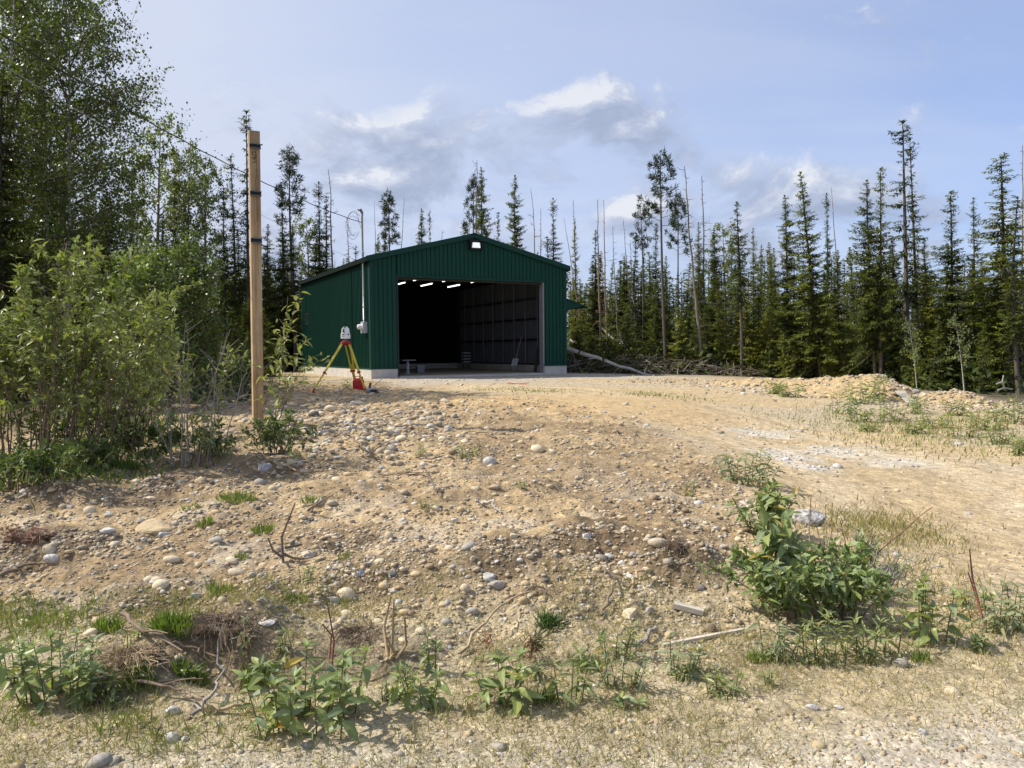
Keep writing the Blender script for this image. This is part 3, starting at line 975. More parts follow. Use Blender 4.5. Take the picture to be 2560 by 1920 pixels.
ck.build('drying_crack', mat('crack_dark', (.03, .016, .008), rough=1), post)

# ------------------------------------------------------------------ survey tripod and instrument
M_YEL = mat('yellow_paint', (.70, .56, .05), rough=.4, var=.06)
M_RED = mat('red_paint', (.50, .03, .025), rough=.4, var=.06)
M_CANR = mat('red_plastic', (.46, .018, .022), rough=.45, var=.08)
feet = [G(781, 983), G(914, 981), G(891, 971)]
fy = sum(f[1] for f in feet) / 3
hd = P(864, 855, fy - .05)
tp = thing('survey_tripod', 'yellow survey tripod with red head and red feet before the shed wall', 'tripod', (hd[0], hd[1], min(f[2] for f in feet)))
o3 = np.array(tp.location)
hl = hd - o3
mb = MB().lathe([(0, .03), (.085, .03), (.09, .015), (.088, -.02), (.05, -.035), (0, -.035)], 20, Matrix.Translation(hl))
mb.build('head', M_RED, tp, False)
for f in feet:
    ft = f - o3
    out = np.array([ft[0] - hl[0], ft[1] - hl[1], 0])
    out /= np.linalg.norm(out)
    sd = np.array([-out[1], out[0], 0])
    top = hl + out * .085 + np.array([0, 0, -.02])
    mid = top + (ft - top) * .60
    d = (ft - top) / np.linalg.norm(ft - top)
    lg = MB()
    for s in (-1, 1):
        lg.tube([top + sd * .065 * s, mid + sd * .042 * s], .020, 8)
    lg.tube([top + (mid - top) * .8 + sd * .05, top + (mid - top) * .8 - sd * .05], .016, 6)
    Mx = np.stack([sd, np.cross(d, sd), d], 1)
    M4 = Matrix([[*Mx[0], 0], [*Mx[1], 0], [*Mx[2], 0], [0, 0, 0, 1]])
    L1 = np.linalg.norm(mid - top)
    L2 = np.linalg.norm(ft - top)
    lg.box((-.034, -.018, L1 * .80), (.030, .013, L2 - .05), Matrix.Translation(top) @ M4)
    leg = lg.build('leg', M_YEL, tp)
    h_ = MB()
    h_.box((-.062, -.028, L1 - .015), (.062, .028, L1 + .035), Matrix.Translation(top) @ M4)
    h_.box((.02, -.07, L1), (.05, -.028, L1 + .03), Matrix.Translation(top) @ M4)
    h_.build('clamp', M_RED, leg)
    MB().box((-.085, -.026, -.02), (.085, .026, .055), Matrix.Translation(top) @ M4).build('hinge', M_RED, leg)
    s_ = MB()
    s_.lathe([(.034, 0), (.034, .05), (.02, .10), (.004, .16)], 8, Matrix.Translation(top + d * (L2 - .12)) @ M4)
    s_.box((-.05, -.05, L2 - .06), (.035, .012, L2 - .035), Matrix.Translation(top) @ M4)
    s_.build('foot', M_RED, leg)
ts = thing('total_station', 'white survey instrument with dark lens standing on the yellow tripod', 'survey instrument', (hd[0], hd[1], hd[2] + .031), R(-32))
MB().lathe([(0, 0), (.075, 0), (.078, .012), (.05, .02), (.055, .05), (.07, .055), (0, .056)], 16).build('tribrach', mat('tribrach_grey', (.17, .18, .17), rough=.5), ts)
bd = MB()
bd.prism([(-.098, .058), (.098, .058), (.100, .12), (.092, .20), (-.092, .20), (-.100, .12)], -.075, .075, axis='y')
bd.prism([(-.092, .2005), (-.050, .2005), (-.046, .335), (-.072, .335)], -.06, .06, axis='y')
bd.prism([(.050, .2005), (.092, .2005), (.072, .335), (.046, .335)], -.06, .06, axis='y')
bd.build('body', M_WHITE, ts)
MB().prism([(-.07, .336), (.07, .336), (.060, .372), (-.060, .372)], -.022, .022, axis='y').build('handle', M_WHITE, ts)
MB().box((-.04, -.024, .342), (.04, -.0225, .362)).build('handle_grip', M_BLACK, ts)
tel = MB()
tel.box((-.044, -.07, .21), (.044, .07, .315))
tl = tel.build('telescope', M_WHITE, ts)
MB().lathe([(0, .012), (.024, .012), (.030, 0), (.030, -.01)], 16, Matrix.Translation((0, -.072, .255)) @ Matrix.Rotation(math.pi / 2, 4, 'X')).build('lens', M_BLACK, tl)
MB().box((-.03, -.0735, .292), (.03, -.0705, .308)).build('sight', M_BLACK, tl)
MB().box((-.032, -.078, .155), (.032, -.0755, .18)).build('display', M_BLACK, ts)
MB().box((-.055, -.0765, .095), (.055, -.0752, .14)).build('keypad', mat('keypad_grey', (.55, .56, .56), rough=.5), ts)
MB().lathe([(0, .02), (.018, .02), (.018, 0)], 10, Matrix.Translation((.098, 0, .17)) @ Matrix.Rotation(math.pi / 2, 4, 'Y')).build('knob', M_BLACK, ts)

# red can behind the tripod
cp = G(894, 973)
cp = np.array([cp[0], cp[1] + .12, gz(cp[0], cp[1] + .12)])
can = thing('fuel_can', 'red plastic can standing behind the tripod leg', 'can', cp, R(12))
mb = MB()
def rrect(w, d_, r, n=4):
    out = []
    for cx, cy, a0 in ((w - r, d_ - r, 0), (-w + r, d_ - r, 90), (-w + r, -d_ + r, 180), (w - r, -d_ + r, 270)):
        for k in range(n + 1):
            a = R(a0 + 90 * k / n)
            out.append((cx + r * math.cos(a), cy + r * math.sin(a)))
    return np.array(out)


def loft(mb, rings):
    n = len(rings[0][0])
    v = np.concatenate([np.concatenate([p, np.full((n, 1), z)], 1) for p, z in rings])
    j = np.arange(n)
    j2 = (j + 1) % n
    fs = [np.stack([k * n + j, k * n + j2, (k + 1) * n + j2, (k + 1) * n + j], -1) for k in range(len(rings) - 1)]
    fan = np.array([(0, m_, m_ + 1) for m_ in range(1, n - 1)])
    return mb.add(v, fs + [fan[:, ::-1], fan + (len(rings) - 1) * n])


loft(mb, [(rrect(.13, .085, .03), -.02), (rrect(.15, .10, .035), .02), (rrect(.15, .10, .035), .25), (rrect(.13, .085, .03), .31), (rrect(.09, .05, .02), .33)])
mb.build('tank', M_CANR, can, True)
MB().tube([(-.09, 0, .31), (-.08, 0, .375), (.03, 0, .375), (.05, 0, .32)], .016, 8).build('handle', M_CANR, can, True)
MB().lathe([(.03, .30), (.03, .37), (.0, .375)], 12, Matrix.Translation((.095, 0, 0))).build('cap', M_BLACK, can)

# grey and black tool by the right foot
tp_ = G(930, 981)
tool = thing('cutting_tool', 'grey and black hand tool with a slanting rod beside the right tripod foot', 'tool', tp_, R(-5))
mb = MB()
loft(mb, [(rrect(.16, .07, .03), -.01), (rrect(.165, .075, .03), .04), (rrect(.12, .065, .03), .10), (rrect(.08, .05, .02), .115)])
mb.build('casing', mat('tool_grey', (.20, .22, .23), rough=.5), tool, True)
mb = MB().box((-.02, -.085, .02), (.15, -.06, .075))
mb.tube([(-.06, 0, .10), (-.05, 0, .19), (-.03, 0, .24)], [.028, .026, .036], 8)
mb.build('handle', M_BLACK, tool)
MB().tube([(.02, .02, .14), (.27, .05, .36)], .009, 6).build('rod', M_GALV, tool)

# ------------------------------------------------------------------ things inside the shed
def inside(px, b):
    """the point of the slab on that sight column, b metres behind the door"""
    d = ray(px, 915)
    o = SHM @ Vector((0, b, 0))
    n = Vector((-_sy, _cy))
    k = (n.x * o.x + n.y * o.y) / (n.x * d[0] + n.y * d[1])
    return np.array([d[0] * k, d[1] * k, SLAB])


p = inside(1019, 2.6)
t = thing('work_stand', 'white cylinder stand with flat dark top inside the doorway', 'stand', p, YAW)
MB().lathe([(0, 0), (.12, 0), (.12, .015), (.06, .03), (.06, .38), (.045, .40), (.045, .46), (0, .46)], 14).build('column', mat('dull_white', (.45, .45, .44), rough=.6), t)
MB().lathe([(.061, .12), (.063, .125), (.063, .14), (.061, .145)], 14).build('column_band', M_GREYT, t)
MB().box((-.26, -.18, .461), (.26, .18, .50)).build('top_plate', M_GREYT, t)
p = inside(1050, 3.4)
t = thing('grey_bin', 'small grey bin on the shed floor near the left jamb', 'bin', p, YAW)
mb = MB()
mb.prism([(-.13, 0), (.13, 0), (.15, .24), (-.15, .24)], -.11, .11, axis='y')
mb.build('tub', M_GREYT, t)
MB().box((-.165, -.13, .241), (.165, .13, .265)).build('lid', M_GREYBOX, t)
a_, b_l = SW - .45, 6.6
t = thing('tray_stack', 'white trays stacked on a low stand at the back of the shed', 'trays', sw(a_ - .5, b_l, SLAB), YAW)
for k in range(4):
    MB().box((-.16, -.12, .30 + k * .13), (.16, .12, .345 + k * .13)).build('tray', M_GREYBOX, t)
for sx in (-.15, .13):
    MB().box((sx, -.01, 0), (sx + .02, .01, .80)).build('upright', M_BLACK, t)
# shovel leaning on the right wall
fp = sw(SW - .95, 2.3, SLAB + .01)
tp2 = sw(SW - .22, 2.9, 2.15)
t = thing('scraper', 'long handled floor scraper leaning against the right wall inside', 'scraper', fp, 0)
dv = np.array(tp2 - fp)
MB().tube([(0, 0, 0), dv], .017, 8).build('handle', mat('handle_wood', (.32, .26, .18), rough=.6), t)
MB().box((-.12, -.012, -.17), (.12, .012, .17), Matrix.Translation(dv * .25) @ rot_to(dv)).build('blade', M_GREYBOX, t)
fp = sw(SW - .62, 1.15, SLAB + .01)
t = thing('dark_board', 'dark board leaning against the right wall inside the doorway', 'board', fp, 0)
dv = np.array(sw(SW - .20, 1.5, 1.9) - fp)
MB().box((-.06, -.015, 0), (.06, .015, float(np.linalg.norm(dv))), rot_to(dv)).build('plank', mat('dark_wood', (.035, .028, .022), rough=.8), t)
# chain hoist loop with a tag on the right wall
t = thing('door_chain', 'pale door chain with a hanging tag on the right wall inside', 'chain', sw(SW - .26, .98, 0), YAW)
mb = MB()
for k in range(26):
    z = 1.95 + k * .027
    mb.lathe([(.010, -.012), (.016, 0), (.010, .012)], 6, Matrix.Translation((0, .008 * (-1) ** k, z)))
mb.build('chain', M_GALV, t)
MB().tube([(0, 0, 2.65), (0, 0, 3.9)], .006, 5).build('cord', M_GREYT, t)
MB().box((-.006, -.05, 1.66), (.004, .05, 1.92)).build('hang_tag', mat('tag_cream', (.62, .58, .40), rough=.6), t)
MB().box((-.03, -.03, 1.05), (.03, .03, 1.65)).build('post_guard', M_BLACK, t)
# ------------------------------------------------------------------ trees
M_BARK = mat('spruce_bark', (.105, .088, .072), rough=.95, var=.3, scale=9, bump=.6, bscale=22, stretch=(3, 3, .6))
M_SNAG = mat('dead_wood', (.21, .18, .15), rough=.9, var=.3, scale=6, stretch=(4, 4, .4))
M_SNAGR = mat('reddish_dead_wood', (.25, .165, .11), rough=.9, var=.3, scale=6, stretch=(4, 4, .4))
M_BIRCH = mat('pale_bark', (.44, .43, .36), rough=.85, var=.35, scale=7, stretch=(1, 1, 3.5), attr=True)
M_TWIG = mat('twig_bark', (.17, .125, .085), rough=.9, var=.3, scale=20)
M_SPR = leaf_mat('spruce_needles', trans=.28, var=.22, rough=.6, spec=.25)
M_PIN = leaf_mat('pine_needles', trans=.18, var=.15, rough=.55)
M_ASP = leaf_mat('aspen_leaves', trans=.34, var=.2, rough=.4, back=(1.25, 1.2, 1.25))
M_DIRTN = leaf_mat('brown_needles', trans=.1, var=.1)


def quads(mb, C, D, Wd, L, w, col, drop=0.0, side=None, mid=.45):
    """folded slim blades: base C, direction D, flat-side vector Wd"""
    L = np.broadcast_to(L, (len(C),))[:, None]
    w = np.broadcast_to(w, (len(C),))[:, None]
    D = D / (np.linalg.norm(D, axis=1)[:, None] + 1e-9)
    Wd = Wd - D * (D * Wd).sum(1)[:, None]
    Wd = Wd / (np.linalg.norm(Wd, axis=1)[:, None] + 1e-9)
    m = C + D * L * mid
    tip = C + D * L
    if np.ndim(drop) or drop:
        tip = tip - np.array([0, 0, 1.0]) * L * (np.asarray(drop).reshape(-1, 1) if np.ndim(drop) else drop)
    v = np.stack([C, m - Wd * w, tip, m + Wd * w], 1).reshape(-1, 3)
    i = np.arange(len(C))[:, None] * 4 + np.arange(4)[None]
    mb.add(v, i, np.repeat(col, 4, axis=0))


def rnd_unit(rg, n):
    a = rg.normal(size=(n, 3))
    return a / np.linalg.norm(a, axis=1)[:, None]


def spruce(seed, H, Rm, cb, gap=.20, dens=1.0, top_club=0.0, sparse=0.0, bare_twigs=1.0, hue=(.042, .062, .017), curve=.0, prof=.75):
    """trunk and crown of one spruce; cb = crown base height share, sparse = share of missing branches"""
    rg = np.random.default_rng(seed)
    tr, cr = MB(), MB()
    hh = np.linspace(0, 1, 14)
    bx = curve * np.sin(hh * 3.1 + seed) * H * .02
    by = curve * np.cos(hh * 2.3 + seed * 2) * H * .02
    r0 = H * .0066 + .016
    tr.tube(np.stack([bx, by, hh * H - .25 * (hh == 0)], -1), r0 * (1 - hh) ** .8 + .008, 7)
    axis = lambda t: np.array([np.interp(t, hh, bx), np.interp(t, hh, by), t * H])
    z = H * cb
    hue = np.array(hue)
    azoff = rg.uniform(0, 6.3)
    lob = rg.uniform(.55, 1.3, 9)
    while z < H * .992:
        t = z / H
        rel = (1 - t) / (1 - cb)
        base_r = Rm * rel ** prof
        if top_club and rel < .16:
            base_r = max(base_r, .75 * Rm * top_club * math.sin(min(1, rel / .13) * 2.2 + .25))
        if top_club and .16 < rel < .34:
            base_r *= .55
        base_r = max(base_r, .10)
        nb = max(4, int(round((5 + 2.5 * base_r) * dens)))
        for k in range(nb):
            if rg.random() < sparse * (1 if rel > .12 else .2):
                continue
            az = azoff + 6.283 * k / nb + rg.normal() * .35
            L = base_r * rg.uniform(.40, 1.22) * lob[int(az / 6.283 * 9) % 9]
            zb = z + rg.uniform(-.16, .16)
            n = max(3, int(L / .055))
            s = np.linspace(0.06, 1, n)
            el0 = rg.uniform(-.15, .55) * (1 - rel) + rg.uniform(-.70, .15) * rel
            p = axis(min(.999, zb / H))
            dirh = np.array([math.cos(az), math.sin(az), 0])
            zz = L * (s * math.tan(el0) - .22 * rel * s + .30 * s ** 2.2 * (.3 + .7 * rel))
            sp = p + dirh * (s * L)[:, None]
            sp[:, 2] += zz
            if L > .3:
                tr.tube(np.concatenate([[p], sp[::2]]), np.linspace(.010 + .006 * L, .003, len(sp[::2]) + 1), 3, cap=False)
            side = np.array([-dirh[1], dirh[0], 0])
            tl = .085 + .19 * (1 - s) ** .6 * min(1, L / 1.0) + .03
            Cs, Ds, Ws, Ls, ws, cs = [], [], [], [], [], []
            for sg in (-1, 1, 0, 2):
                keep = rg.random(n) < (.95 if sg in (-1, 1) else .55)
                q = sp[keep]
                m = len(q)
                if not m:
                    continue
                jit = rg.normal(size=(m, 3)) * .28
                if sg in (-1, 1):
                    D = dirh * .75 + side * sg * rg.uniform(.6, 1.15, (m, 1)) + np.array([0, 0, -.22]) + jit
                elif sg == 0:
                    D = dirh * .9 + np.array([0, 0, .35]) + jit
                else:
                    D = dirh * .25 + np.array([0, 0, -.9]) + jit
                Cs.append(q)
                Ds.append(D)
                Ws.append(np.cross(D, np.array([0, 0, 1.0])) + rnd_unit(rg, m) * .5)
                ll = tl[keep] * rg.uniform(.7, 1.25, m) * (1.0 if sg != 2 else .7)
                Ls.append(ll)
                ws.append(ll * .115 + .005)
                f = rg.uniform(.65, 1.35, (m, 1))
                young = np.clip((s[keep][:, None] - .45) * 1.6, 0, 1) * rg.uniform(.2, 1.0, (m, 1))
                c = hue * f * (1 - young) + hue * np.array([1.75, 1.65, 1.15]) * f * young
                cs.append(c)
            if Cs:
                quads(cr, np.concatenate(Cs), np.concatenate(Ds), np.concatenate(Ws), np.concatenate(Ls), np.concatenate(ws), np.concatenate(cs), .12)
        z += gap * rg.uniform(.7, 1.3) * (.75 + .5 * rel)
    # leader
    quads(cr, np.tile([axis(.985)], (10, 1)), rnd_unit(rg, 10) * .5 + np.array([0, 0, 1.0]), rnd_unit(rg, 10), .16, .02, np.tile(hue * 1.3, (10, 1)))
    # dead twigs under and inside the crown
    nd_ = int(60 * bare_twigs * (cb + .25) * H / 8)
    for _ in range(nd_):
        t = rg.uniform(.05, cb + .25)
        az = rg.uniform(0, 6.283)
        L = rg.uniform(.15, .75) * Rm * .9
        p = axis(t)
        d = np.array([math.cos(az), math.sin(az), rg.uniform(-.5, .1)])
        tr.tube([p, p + d * L * .5 + [0, 0, -.02], p + d * L + [0, 0, -.12 * L]], [.010, .007, .003], 3, cap=False)
    return tr, cr


def pine(seed, H, cb, Rm, n=38, tuft=.26, hue=(.030, .046, .020)):
    rg = np.random.default_rng(seed)
    tr, cr = MB(), MB()
    hh = np.linspace(0, 1, 16)
    bx = np.sin(hh * 4 + seed) * H * .008
    by = np.cos(hh * 3 + seed) * H * .008
    tr.tube(np.stack([bx, by, hh * H - .25 * (hh == 0)], -1), (H * .0055 + .02) * (1 - hh) ** .75 + .010, 7)
    hue = np.array(hue)
    for k in range(n):
        t = cb + (1 - cb) * (k / (n - 1)) ** .9
        rel = (1 - t) / (1 - cb)
        az = k * 2.4 + rg.normal() * .5
        L = Rm * (rel ** .5 * .9 + .12) * rg.uniform(.35, 1.15)
        p = np.array([np.interp(t, hh, bx), np.interp(t, hh, by), t * H])
        d = np.array([math.cos(az), math.sin(az), rg.uniform(-.15, .45)])
        pts = [p, p + d * L * .55, p + d * L + [0, 0, L * .18]]
        tr.tube(pts, [.014, .009, .005], 3, cap=False)
        for q in ([pts[2]] if L < .35 else [pts[2], pts[1] + rg.normal(size=3) * .1, (pts[1] + pts[2]) / 2 + rg.normal(size=3) * .12]):
            m = 34
            D = rnd_unit(rg, m) + d * .55 + np.array([0, 0, .35])
            C = q + rg.normal(size=(m, 3)) * .055
            quads(cr, C, D, rnd_unit(rg, m), tuft * rg.uniform(.55, 1.0, m), .018, hue * rg.uniform(.7, 1.5, (m, 1)), .0)
    return tr, cr


def snag(seed, H, stubs=40, broom=.0, curly=False, r=.0058):
    rg = np.random.default_rng(seed)
    tr = MB()
    hh = np.linspace(0, 1, 18)
    bx = np.cumsum(rg.normal(size=18)) * H * .0022
    by = np.cumsum(rg.normal(size=18)) * H * .0022
    if curly:
        bx = bx + np.where(hh > .9, (hh - .9) ** 1.0 * H * .35, 0)
    tr.tube(np.stack([bx, by, hh * H - .25 * (hh == 0)], -1), (H * r + .018) * (1 - hh * .88) ** .9, 7)
    for k in range(stubs):
        t = rg.uniform(.22, .99)
        az = rg.uniform(0, 6.283)
        L = rg.uniform(.06, .5) * (1.25 - t) * (1 if rg.random() > broom else 2.6)
        p = np.array([np.interp(t, hh, bx), np.interp(t, hh, by), t * H])
        d = np.array([math.cos(az), math.sin(az), rg.uniform(-.35, .5)])
        q = p + d * L * .6
        e = p + d * L + [0, 0, rg.uniform(-.2, .35) * L]
        tr.tube([p, q, e], [.014, .009, .003], 4, cap=False)
        if L > .35:
            for _ in range(3):
                s = q + rg.normal(size=3) * L * .35
                tr.tube([q, s], [.006, .002], 3, cap=False)
    return tr


def leafy(seed, H, cb, Rm, nl, leaf=.065, hue=(.075, .125, .022), limbs=34, trunk_r=.011, up=.75, clump=5, dark=None):
    """broadleaf tree: trunk + limbs mesh, leaf crown"""
    rg = np.random.default_rng(seed)
    tr, cr = MB(), MB()
    hh = np.linspace(0, 1, 14)
    bx = np.sin(hh * 2.6 + seed) * H * .014
    by = np.cos(hh * 2.1 + seed) * H * .014
    tr.tube(np.stack([bx, by, hh * H * .97 - .25 * (hh == 0)], -1), (H * trunk_r + .015) * (1 - hh * .93), 8)
    hue = np.array(hue)
    ends = []
    for k in range(limbs):
        t = cb + (.97 - cb) * (k + rg.random()) / limbs
        rel = (1 - t) / (1 - cb)
        az = k * 2.399 + rg.normal() * .4
        L = Rm * (math.sin(min(1, rel * 1.25 + .12) * math.pi * .62) * .95 + .1) * rg.uniform(.6, 1.15)
        p = np.array([np.interp(t, hh, bx), np.interp(t, hh, by), t * H * .97])
        d = np.array([math.cos(az), math.sin(az), up * rg.uniform(.5, 1.3)])
        d /= np.linalg.norm(d)
        pts = [p, p + d * L * .5, p + d * L + [0, 0, -.06 * L]]
        tr.tube(pts, [.010 + .008 * L, .007 + .003 * L, .003], 4, cap=False, col=(.30, .25, .20))
        ns = max(2, int(L * clump))
        for j in range(ns):
            f = rg.uniform(.25, 1.0)
            b = pts[0] + (pts[2] - pts[0]) * f
            d2 = rnd_unit(rg, 1)[0] * .8 + d * .6
            l2 = L * rg.uniform(.15, .42) + .08
            e = b + d2 * l2
            tr.tube([b, e], [.006, .002], 3, cap=False, col=(.26, .21, .16))
            ends.append((b, e))
    ends = np.array(ends)
    m = nl
    i = rg.integers(0, len(ends), m)
    f = rg.uniform(.25, 1.12, (m, 1))
    C = ends[i, 0] + (ends[i, 1] - ends[i, 0]) * f + rg.normal(size=(m, 3)) * .07
    D = rnd_unit(rg, m) * .8 + np.array([0, 0, -.45])
    Wd = rnd_unit(rg, m) + np.array([.4, 0, .3])
    tone = rg.uniform(.6, 1.3, len(ends))[i][:, None] * rg.uniform(.75, 1.25, (m, 1))
    colr = hue * tone
    L = leaf * rg.uniform(.6, 1.25, m)
    quads(cr, C, D, Wd, L, L * .40, colr)
    return tr, cr


def proto(name, tr, cr, mt, mc, smooth=True):
    a = tr.mesh(name + '_trunk', smooth)
    a.materials.append(mt)
    b = None
    if cr is not None:
        b = cr.mesh(name + '_crown', False)
        b.materials.append(mc)
    return a, b


TR = {}


def mk_trees():
    dk, md, lt = (.062, .080, .022), (.090, .110, .027), (.135, .152, .031)
    TR['fine'] = (9.0, [proto('fine', *spruce(11, 9, 1.3, .11, dens=1.0, hue=md), M_BARK, M_SPR), proto('fineb', *spruce(12, 9, 1.4, .18, dens=1.05, hue=md, curve=.6), M_BARK, M_SPR), proto('finec', *spruce(13, 9, 1.15, .08, hue=lt, sparse=.1), M_BARK, M_SPR)])
    TR['club'] = (9.0, [proto('club', *spruce(21, 9, 1.05, .20, top_club=.40, hue=dk, sparse=.10, curve=.5), M_BARK, M_SPR), proto('clubb', *spruce(22, 9, 1.2, .24, top_club=.34, hue=md, sparse=.15), M_BARK, M_SPR)])
    TR['slim'] = (9.0, [proto('slim', *spruce(31, 9, .80, .28, hue=dk, sparse=.20, top_club=.5, curve=.8), M_BARK, M_SPR), proto('slimb', *spruce(32, 9, .85, .42, hue=md, sparse=.24, curve=.4), M_BARK, M_SPR), proto('slimc', *spruce(33, 9, .70, .18, hue=dk, sparse=.16), M_BARK, M_SPR)])
    TR['wisp'] = (9.0, [proto('wisp', *spruce(41, 9, .78, .34, hue=dk, sparse=.42, top_club=.45, gap=.26), M_BARK, M_SPR)])
    TR['young'] = (3.2, [proto('young', *spruce(51, 3.2, .95, .03, gap=.15, dens=1.1, hue=lt, bare_twigs=.3), M_BARK, M_SPR), proto('youngb', *spruce(52, 3.2, .8, .06, gap=.16, hue=md, sparse=.1, bare_twigs=.3), M_BARK, M_SPR)])
    TR['pine'] = (9.0, [proto('pine', *pine(61, 9, .68, .85, n=24), M_BARK, M_PIN), proto('pineb', *pine(62, 9, .74, .7, n=18), M_BARK, M_PIN)])
    TR['snag'] = (9.0, [proto('snag', snag(71, 9, 55, .12), None, M_SNAG, None), proto('snagb', snag(72, 9, 26, .0), None, M_SNAGR, None), proto('snagc', snag(73, 9, 70, .35), None, M_SNAG, None)])
    TR['curl'] = (9.0, [proto('curl', snag(74, 9, 34, .45, True), None, M_SNAG, None)])
    TR['aspen'] = (9.0, [proto('aspen', *leafy(81, 9, .36, 1.45, 5600, .10, (.19, .225, .08)), M_TWIG, M_ASP), proto('aspenb', *leafy(82, 9, .42, 1.2, 4600, .10, (.19, .225, .085)), M_TWIG, M_ASP)])
    TR['birch'] = (11.0, [proto('birch', *leafy(91, 11, .20, 2.9, 21000, .085, (.098, .125, .028), limbs=60, trunk_r=.0085, clump=9), M_BIRCH, M_ASP), proto('birchb', *leafy(92, 11, .16, 2.7, 20000, .082, (.088, .116, .027), limbs=58, trunk_r=.008, clump=9), M_BIRCH, M_ASP)])
    TR['sapl'] = (3.2, [proto('sapl', *leafy(101, 3.2,   .36, .52, 520, .085, (.19, .23, .10), limbs=16, trunk_r=.0045), M_BIRCH, M_ASP)])
    TR['larch'] = (3.4, [proto('larch', *leafy(103, 3.4, .06, 1.0, 9500, .075, (.125, .170, .045), limbs=60, trunk_r=.009, up=.9, clump=9), M_TWIG, M_ASP)])


mk_trees()
CAT = {'fine': 'spruce_tree', 'club': 'spruce_tree', 'slim': 'spruce_tree', 'wisp': 'spruce_tree', 'young': 'young_spruce', 'pine': 'pine_tree', 'snag': 'dead_tree', 'curl': 'dead_tree', 'aspen': 'aspen_tree', 'birch': 'birch_tree',
       'sapl': 'aspen_sapling', 'larch': 'young_larch'}
RT = random.Random(5)
TREE_N = [0]
MARKS = []


def tree(kind, label, pxt, pyt, pxb, Y, var=None, group=None, wide=1.0):
    H0, protos = TR[kind]
    a, b = protos[RT.randrange(len(protos)) if var is None else var]
    top = P(pxt, pyt, Y)
    base = P(pxb, 900, Y)
    zb = gz(base[0], base[1])
    h = top[2] - zb
    s = h / H0
    # a tree beside the shed stands far enough off not to shade its sunlit wall
    while base[0] < -4.5 and 22.8 < base[1] < 34.5 and kind not in ('young', 'sapl', 'larch') and h - (-4.9 - .5 * (base[1] - 24.5) - base[0]) * 1.05 > .4:
        Y += .5
        top, base = P(pxt, pyt, Y), P(pxb, 900, Y)
        zb = gz(base[0], base[1])
        h = top[2] - zb
        s = h / H0
    root = thing(CAT[kind], label, 'tree', (base[0], base[1], zb), 0, group)
    lean = math.atan2(top[0] - base[0], h)
    root.rotation_euler = (RT.uniform(-.015, .015), lean, 0)
    root.scale = (s * wide, s * wide, s)
    az = RT.uniform(0, 6.283)
    o = link('trunk', a, root)
    o.rotation_euler = (0, 0, az)
    if b is not None:
        o = link('crown', b, root)
        o.rotation_euler = (0, 0, az)
    TREE_N[0] += 1
    if not (group or '').startswith('stand '):
        MARKS.append((pxb, Y, label))
    return root


